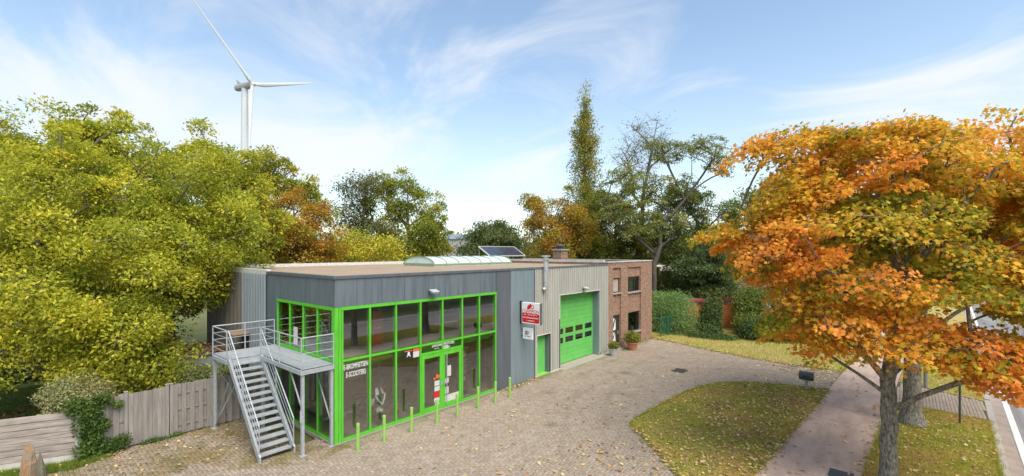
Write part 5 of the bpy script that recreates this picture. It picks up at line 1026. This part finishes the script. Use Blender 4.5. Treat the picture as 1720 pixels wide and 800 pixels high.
tree('walnut_tree', 'walnut tree cut by the left edge of the view behind the others', foot(10, 27), [px(-10, 235, 27, 2.2), px(35, 275, 27, 2.0), px(-60, 260, 27, 3), px(0, 350, 26, 3.5)], 105, 30000, .22, WAL, 104, .3, 4, .5, puff=.9, twigs=5, group=GW)
tree('walnut_tree', 'walnut tree with a loose top standing in front of the turbine tower', foot(365, 29), [px(345, 265, 29, 1.8), px(395, 300, 29, 1.8), px(310, 300, 29, 2.0), px(430, 345, 29, 1.7), px(370, 380, 28, 3.2)], 105, 28000, .22, WAL, 105, .28, 4, .5, puff=.8, twigs=5, group=GW, cvar=.13, shell=.6)
tree('ash_tree', 'yellow green tree with airy top left of the rusty tree', foot(480, 38), [px(455, 295, 38, 2.1), px(500, 320, 38, 2.0), px(430, 330, 37, 2.4), px(530, 350, 38, 1.7), px(470, 400, 37, 3)], 110, 25000, .24, WAL2, 106, .3, 4, .55, puff=.85, twigs=5, group='trees behind the building', shell=.6)
RUST = [(0.299, 0.265, 0.034), (0.437, 0.322, 0.034), (0.517, 0.31, 0.04), (0.494, 0.23, 0.034), (0.391, 0.149, 0.029)]
tree('chestnut_tree', 'rusty orange brown tree behind the left end of the roof', foot(495, 33), [px(490, 375, 33, 2.2), px(450, 405, 33, 2.2), px(535, 405, 33, 1.9), px(490, 435, 32, 2.6)], 95, 24000, .20, RUST, 107, .28, 2.5, .45, puff=.75, twigs=4, group='trees behind the building', cshift=.12)
tree('hazel_tree', 'low golden yellow bush tree at the foot of the oak behind the roof', foot(600, 37), [px(595, 415, 37, 1.7), px(640, 430, 37, 1.5), px(560, 430, 36, 1.6)], 110, 11000, .20, WAL, 108, .15, 1.2, .45, group='trees behind the building', cshift=.25)
OAK = [(0.183, 0.229, 0.03), (0.272, 0.314, 0.035), (0.408, 0.398, 0.046), (0.612, 0.496, 0.06)]
tree('birch_tree', 'thin pale tree with sparse leaves left of the green oak', foot(605, 46), [px(600, 330, 46, 1.9), px(620, 310, 46, 1.3), px(585, 370, 46, 2.0), px(620, 390, 46, 2.2)], 150, 8000, .24, [(.11, .13, .04), (.18, .19, .06), (.26, .25, .09)], 109, .2, 5, .5, group='trees behind the building', twigs=3)
tree('oak_tree', 'dark green oak with billowing crown rising behind the skylight', foot(690, 48), [px(680, 330, 48, 2.8), px(650, 350, 48, 2.2), px(712, 355, 48, 2.5), px(725, 400, 48, 2.3), px(660, 400, 48, 3), px(700, 425, 47, 3.2), px(635, 315, 49, 1.5)], 110, 30000, .25, OAK, 110, .35, 3.5, .5, puff=.95, twigs=4, group='trees behind the building', cshift=.1)
tree('willow_tree', 'rounded light green willow behind the solar collector', foot(830, 60), [px(825, 395, 60, 2.4), px(800, 412, 60, 2.2), px(855, 410, 60, 2.4), px(830, 425, 59, 3.4), px(880, 418, 61, 2)], 170, 22000, .32, [(.10, .14, .04), (.16, .20, .06), (.22, .25, .09)], 111, .3, 2, .55, shape='diamond', group='trees behind the building', droop=2.2, up=.1)
tree('maple_tree', 'orange brown tree left of the poplar behind the chimney', foot(935, 44), [px(935, 360, 44, 2.6), px(912, 395, 44, 2.0), px(965, 390, 44, 2.2), px(935, 420, 43, 2.8), px(900, 345, 45, .9)], 95, 22000, .23, RUST, 112, .25, 2.5, .5, puff=.8, twigs=4, group='trees behind the building', cshift=-.02)
POP = [(0.187, 0.22, 0.039), (0.275, 0.286, 0.044), (0.407, 0.363, 0.05), (0.484, 0.363, 0.055)]
tree('poplar_tree', 'tall slender poplar with a pointed top behind the chimney', foot(985, 50), [px(983, 172, 50, .5, 2.0), px(983, 195, 50, .9, 2.2), px(981, 225, 50, 1.4, 2.6), px(985, 265, 50, 1.8, 3), px(985, 315, 50, 1.9, 3.2), px(985, 365, 50, 2.4, 3.4), px(985, 415, 50, 2.6, 3)], 560, 27000, .22, POP, 113, .30, 6, .27, cshift=.15, group='trees behind the building', lead=.95, flat=1.3, droop=.8, up=.2)
LOC = [(0.179, 0.211, 0.043), (0.248, 0.277, 0.054), (0.345, 0.343, 0.07), (0.455, 0.396, 0.086)]
tree('locust_tree', 'open spreading locust tree with bare forking limbs behind the brick house', foot(1098, 40), [px(1180, 248, 40, 2.5, 1.1), px(1212, 275, 40, 1.3, .9), px(1120, 250, 41, 2.2, 1.2), px(1050, 295, 40, 2.0, 1.5), px(1035, 345, 40, 1.9, 1.4), px(1095, 320, 41, 2.4, 1.8), px(1150, 310, 41, 2.0, 1.2), px(1075, 380, 40, 2.3, 1.5), px(1135, 375, 41, 2.0, 1.3)], 300, 19000, .19, LOC, 114, .24, 4.6, .34, puff=.62, spray=True, bark='bark_dark', group='trees behind the brick house', flat=.4, lead=.5, twigs=2, shell=.6, limbs=26, tn_=.05, lean=.08)
tree('ash_tree', 'leafless grey topped tree between poplar and locust', foot(1075, 46), [px(1085, 235, 46, 2.3, 2.2), px(1060, 260, 46, 2, 1.6), px(1110, 250, 46, 1.6, 1.5), px(1075, 300, 46, 2.0, 2)], 110, 1500, .2, LOC, 115, .2, 6, .7, bark='bark', group='trees behind the brick house', twigs=9)
tree('ash_tree', 'mid green leafy tree right above the brick house roof', foot(1040, 45), [px(1035, 350, 45, 2.4), px(1005, 365, 46, 2.0), px(1030, 385, 45, 2.6), px(1010, 415, 45, 2.6), px(1060, 415, 45, 2.6), px(1085, 395, 45, 2.0)], 130, 30000, .22, [(.14, .18, .025), (.22, .25, .03), (.33, .31, .045), (.42, .32, .05)], 116, .28, 3, .5, puff=.85, twigs=4, group='trees behind the brick house')
tree('ash_tree', 'green tree with loose crown right of the locust trunk', foot(1180, 44), [px(1140, 350, 45, 2.0), px(1165, 350, 44, 2.2), px(1200, 380, 44, 2.1), px(1180, 410, 43, 2.8), px(1222, 360, 45, 1.5), px(1130, 420, 43, 2.2)], 110, 28000, .21, [(.10, .14, .03), (.16, .20, .04), (.24, .26, .05)], 117, .25, 3, .5, puff=.8, twigs=4, group='trees behind the brick house')
tree('cedar_tree', 'dark blue green feathery conifer before the pale house', foot(1190, 39), [px(1190, 425, 39, 1.8, 1.5), px(1160, 450, 39, 1.9, 1.1), px(1205, 455, 39, 1.6, .9), px(1190, 470, 40, 2.2, 1.1)], 150, 20000, .20, [(.10, .15, .05), (.15, .21, .07), (.23, .27, .09)], 118, .2, 2, .42, group='trees behind the brick house', flat=.35, droop=.1)
tree('ash_tree', 'olive green tree rising behind the left edge of the orange maple', foot(1300, 47), [px(1290, 340, 47, 2.6), px(1270, 350, 47, 2.0), px(1320, 380, 47, 2.8), px(1340, 330, 47, 2.4), px(1330, 430, 46, 3.2)], 170, 17000, .27, [(.14, .17, .025), (.22, .24, .035), (.33, .29, .05)], 119, .3, 3, .55, group='trees behind the brick house')
for i, (u, v, d, lb) in enumerate(((1420, 390, 50, 'green tree behind the middle of the orange maples'), (1530, 400, 62, 'green roadside tree behind the second maple trunk'), (1610, 405, 80, 'distant roadside tree near the vanishing road'))):
    tree('roadside_tree', lb, foot(u, d), [px(u, v - 25, d, 3.4), px(u - 45, v + 15, d, 3.2), px(u + 40, v + 10, d, 3.2), px(u, v + 40, d, 3.8)], 130, 13000, .33, OAK, 130 + i, .3, 3, .6, group='trees behind the maples', cshift=.15)
MAP = [(0.185, 0.231, 0.022), (0.323, 0.335, 0.028), (0.554, 0.432, 0.033), (0.785, 0.457, 0.044), (0.88, 0.422, 0.05), (0.88, 0.351, 0.066)]
GM = 'orange maples on the roadside verge'
mb_ = ground(1492, 816)
tree('maple_tree', 'big orange and green maple with the nearest thick mottled trunk on the verge', (mb_[0], mb_[1], 0), [px(1480, 330, 12.8, 2.2, 1.7), px(1370, 390, 12.6, 1.8, 1.4), px(1600, 300, 12.8, 2.1, 1.6), px(1705, 330, 12.8, 2.2, 1.7), px(1285, 400, 13.2, 1.2, .9), px(1390, 270, 13.2, 1.5, 1.0), px(1335, 235, 13.2, .9, .5), px(1345, 330, 12.8, 1.1, .6), px(1450, 225, 13, 1.2, .5), px(1590, 215, 13, 1.4, .5), px(1235, 385, 13.6, .75, .35), px(1285, 255, 13.2, .65, .5), px(1330, 470, 13, 1.3, .8), px(1440, 500, 11.8, 1.8, .8), px(1320, 545, 13.2, 1.1, .55), px(1430, 575, 12.6, 1.1, .4), px(1560, 430, 12, 2.2, 1.3), px(1690, 455, 11.5, 1.8, 1.1), px(1505, 540, 11.8, .9, .45), px(1700, 590, 10.4, .9, .7), px(1715, 640, 10.2, .6, .5), px(1705, 548, 10.8, .65, .5), px(1500, 585, 11.6, .9, .35), px(1620, 622, 11, .7, .2), px(1760, 420, 12, 2.2, 1.8)],
     235, 62000, .115, MAP, 141, .20, 2.9, .36, 'maple', 'bark_maple', GM, .38, .9, .3, .55, puff=.78, spray=True, cout=.50, cshift=.24, droop=.25, lead=.55, twigs=6, n_side=10, limbs=20, lean=.02, flare=1.25, tn_=.06, wexp=.5)
mb2 = ground(1532, 712)
tree('maple_tree', 'second orange maple behind the nearest trunk with ivy specks on its foot', (mb2[0], mb2[1], 0), [px(1560, 290, 17.5, 2.8, 2.0), px(1440, 300, 18, 2.4, 1.8), px(1680, 270, 17, 2.8, 2.0), px(1400, 400, 18, 2.6, 1.8), px(1540, 420, 17.5, 2.6, 1.6), px(1680, 420, 17, 2.6, 1.8), px(1420, 490, 18, 2.0, 1.0), px(1340, 440, 18.5, 1.6, 1.2), px(1350, 290, 19, 1.0, .8)],
     190, 36000, .14, MAP, 142, .27, 3.4, .42, 'maple', 'bark_maple', GM, .4, .9, .3, .55, puff=.95, spray=True, cout=.45, cshift=.22, droop=.25, lead=.5, twigs=5, n_side=10, limbs=20, lean=.03, flare=1.7, tn_=.05)
# trees across the road, seen as reflections in the shop windows
src = tree('verge_tree', 'dark tree across the road mirrored in the shop windows', (24, -32), [((24, -32, 8), 3.4), ((21.5, -31.5, 6.2), 2.8), ((26.5, -32.5, 6.3), 2.8), ((24, -30.5, 5), 2.8)], 140, 9000, .34, OAK, 150, .32, 2.5, .6, group='trees across the road')
def copy_tree(o, loc, rz, s):
    c = o.copy(); C.objects.link(c); c.location = loc; c.rotation_euler = (0, 0, rz); c.scale = (s, s, s); ROOTLOC[c.name] = ROOTLOC[o.name]
    for ch_ in list(o.children):
        q = ch_.copy(); C.objects.link(q); q.parent = c; q.matrix_parent_inverse = ch_.matrix_parent_inverse.copy()
    return c
for i, (x, y) in enumerate(((9, -31), (15.5, -33), (31, -31.5), (38, -34), (46, -32), (55, -35), (64, -33), (20, -38), (34, -40), (50, -42), (4, -36))): copy_tree(src, (x, y, -.16), i * 1.7, .85 + .3 * ((i * 37) % 10) / 10)
# ------------------------------------------------------------------ hedge, shrubs, ivy
def shrub(name, label, cat, lobes, n, size, cols, seed, shape='diamond', group=None, **k):
    c = np.mean([l[0] for l in lobes], 0); t = thing(name, (c[0], c[1], 0), label, cat, group); stems('stem', t, (c[0], c[1], 0), [l[0] for l in lobes], .035, 'bark_dark'); foliage('leaves', t, lobes, n, size, cols, seed, shape, **k); return t
DG = [(0.045, 0.083, 0.022), (0.075, 0.12, 0.033), (0.128, 0.173, 0.045)]
HG_ = [(0.135, 0.227, 0.07), (0.22, 0.341, 0.101), (0.321, 0.455, 0.156)]
shrub('hedge', 'clipped conifer hedge with pale feathery top beside the brick house', 'hedge', [px(u, 525, d, 1.35, 1.75) for u, d in ((1098, 37.5), (1112, 37), (1128, 36.5), (1142, 36))] + [px(u, 548, d, 1.3, 1.25) for u, d in ((1105, 37), (1125, 36.3), (1144, 35.8))], 46000, .10, HG_, 201, up=.2, out_=.5, shell=.25)
GS = 'shrubs at the back of the yard'
shrub('juniper', 'low dark spreading juniper at the edge of the grass strip', 'shrub', [px(1170, 566, 34.5, 1.0, .45), px(1195, 568, 34, 1.2, .5), px(1218, 570, 33.5, 1.0, .45)], 7000, .12, DG + [(.07, .11, .03)], 202, group=GS, up=.8)
shrub('laurel_bush', 'dark glossy laurel bush in the middle of the shrub row', 'shrub', [px(1193, 540, 35.8, .95, 1.2), px(1195, 520, 36, .8), px(1190, 555, 35.2, 1.0, .7)], 7000, .17, DG, 203, group=GS, shell=.3)
shrub('lilac_bush', 'mixed green bush above the red roof edge', 'shrub', [px(1200, 485, 41, 1.8, 1.2), px(1180, 475, 41, 1.5, 1.1), px(1225, 490, 41, 1.3), px(1200, 508, 36.6, .8, .5), px(1205, 492, 38, 1.3, .6), px(1178, 492, 38.2, .9, .5), px(1232, 495, 38.6, .9, .5)], 9000, .18, [(.06, .09, .025), (.10, .13, .03), (.17, .16, .05)], 204, group=GS)
shrub('viburnum_bush', 'bright yellow green bush right of the orange hut', 'shrub', [px(1255, 515, 36.5, 1.2, 1.3), px(1266, 500, 37, 1.1), px(1255, 545, 35, 1.0, 1.0)], 9000, .17, [(.08, .12, .02), (.14, .19, .03), (.22, .25, .05)], 205, group=GS)
shrub('laurel_bush', 'dark evergreen mass right of the bright bush below the maple leaves', 'shrub', [px(1275, 560, 33.5, 1.4, 1.2), px(1262, 565, 33.5, .9, .8), px(1305, 560, 33, 1.4, 1.4), px(1340, 555, 33, 1.5, 1.5)], 11000, .18, DG, 206, group=GS, shell=.3)
shrub('laurel_bush', 'dark shrub row behind the low maple branches farther right', 'shrub', [px(1375, 550, 33.5, 1.5, 1.6), px(1400, 545, 34, 1.5, 1.6), px(1330, 530, 36, 1.6, 1.8), px(1290, 520, 37, 1.8, 2.0), px(1365, 515, 37, 2.2, 2.2)], 13000, .19, DG + [(.09, .12, .03)], 207, group=GS, shell=.3)
shrub('rowan_bush', 'wide light green bush behind the hedge under the carport', 'shrub', [px(1115, 480, 44, 2.2, 1.2), px(1145, 485, 43, 1.8, 1.1), px(1165, 480, 42, 1.6, 1.1)], 9000, .2, [(.07, .10, .02), (.12, .15, .03), (.22, .2, .04)], 208, group=GS)
shrub('privet_hedge', 'dark garden hedge behind the lawn at the far left', 'hedge', [((x_, 19 + .3 * (x_ + 8), 1.0), (1.5, 1.0, 1.5)) for x_ in (-16, -14, -12, -10, -8, -6, -4, -2)], 16000, .2, DG, 219, shell=.3)
VAR = [(.16, .19, .06), (.27, .29, .11), (.38, .36, .17), (.42, .27, .09)]
shrub('dogwood_bush', 'pale variegated round bush above the plank wall behind the ivy', 'shrub', [px(125, 655, 15.9, .75, .62), px(95, 665, 15.8, .6, .5), px(158, 660, 16, .6, .5), px(125, 685, 15.8, .8, .6)], 9000, .085, VAR, 209, group='plants by the wooden fence')
IV = [(.03, .07, .012), (.06, .12, .02), (.11, .18, .03), (.24, .27, .05)]
iv = thing('ivy', (-5.4, 4.85, 0), 'green ivy climbing over the joint of plank wall and board fence', 'ivy', 'plants by the wooden fence')
def fw(x, y, z_, r): return ((x, y, z_), (r, r * .45, r))
foliage('leaves', iv, [fw(-5.55, 4.86, 1.55, .42), fw(-5.85, 4.9, 1.7, .32), fw(-5.2, 4.88, 1.75, .28), fw(-5.6, 4.85, 1.1, .36), fw(-5.45, 4.85, .7, .34), fw(-5.5, 4.8, .3, .42), fw(-5.05, 4.82, .22, .30), fw(-5.2, 4.85, 1.0, .2), fw(-4.85, 4.85, 1.55, .14), fw(-4.75, 4.8, .32, .26)], 5200, .085, IV, 210, shape='oval', out_=.6, shell=.5)
stems('stem', iv, (-5.5, 4.9, 0), [(-5.55, 4.9, 1.6), (-5.2, 4.9, 1.7), (-5.8, 4.92, 1.6), (-4.9, 4.9, 1.5)], .02)
shrub('weed_tuft', 'small green weeds at the foot of the garden gate', 'plant', [((-3.9, 4.86, .06), (.4, .08, .10)), ((-3.3, 4.88, .05), (.3, .06, .08))], 500, .07, IV, 211, group='plants by the wooden fence')
shrub('bramble_bush', 'leafy bramble in front of the grey metal shed seen through the steps', 'shrub', [((-2.1, 7.2, 1.2), (.7, .6, .8)), ((-1.2, 7.0, 1.3), (.7, .6, .8)), ((-.7, 6.8, .8), .6)], 4200, .11, [(.08, .11, .02), (.16, .19, .04), (.28, .26, .06)], 212, group='plants by the wooden fence')
grass('grass', [(-8.5, 5.4), (-5.9, 4.2), (-4.9, 4.6), (-5.6, 4.9), (-8.8, 6.2)], 9000, -.01, .14, 'tuft of long grass at the foot of the plank wall', 8, [(.12, .20, .02), (.20, .28, .04), (.30, .27, .07)])
# a wood on the horizon
rg = np.random.default_rng(77); n = 26000; a_ = rg.uniform(YAW - R(75), YAW + R(70), n); rr = rg.uniform(150, 210, n); h_ = 9 + 3 * np.sin(a_ * 23) + 2 * np.sin(a_ * 61); zz_ = rg.uniform(0, 1, n) ** .7 * h_
pos = np.stack([CAM[0] + rr * np.cos(a_), CAM[1] + rr * np.sin(a_), zz_], 1)
dr_ = np.abs(pos[:, 1] - (yk(pos[:, 0]) - 3.8)); pos = pos[dr_ > 9]; n = len(pos)
o = bpy.data.objects.new('distant_wood', scatter_mesh('distant_wood', pos, rg.normal(0, 1, (n, 3)), rg.normal(0, 1, (n, 3)), rg.uniform(1.2, 2.6, n), palette(rg.uniform(0, 1, n), [(.07, .09, .03), (.12, .13, .04), (.2, .16, .05)]), 'oval', 'leaf_dense')); C.objects.link(o); tag(o, 'distant belt of trees along the horizon', 'woods', kind='stuff')
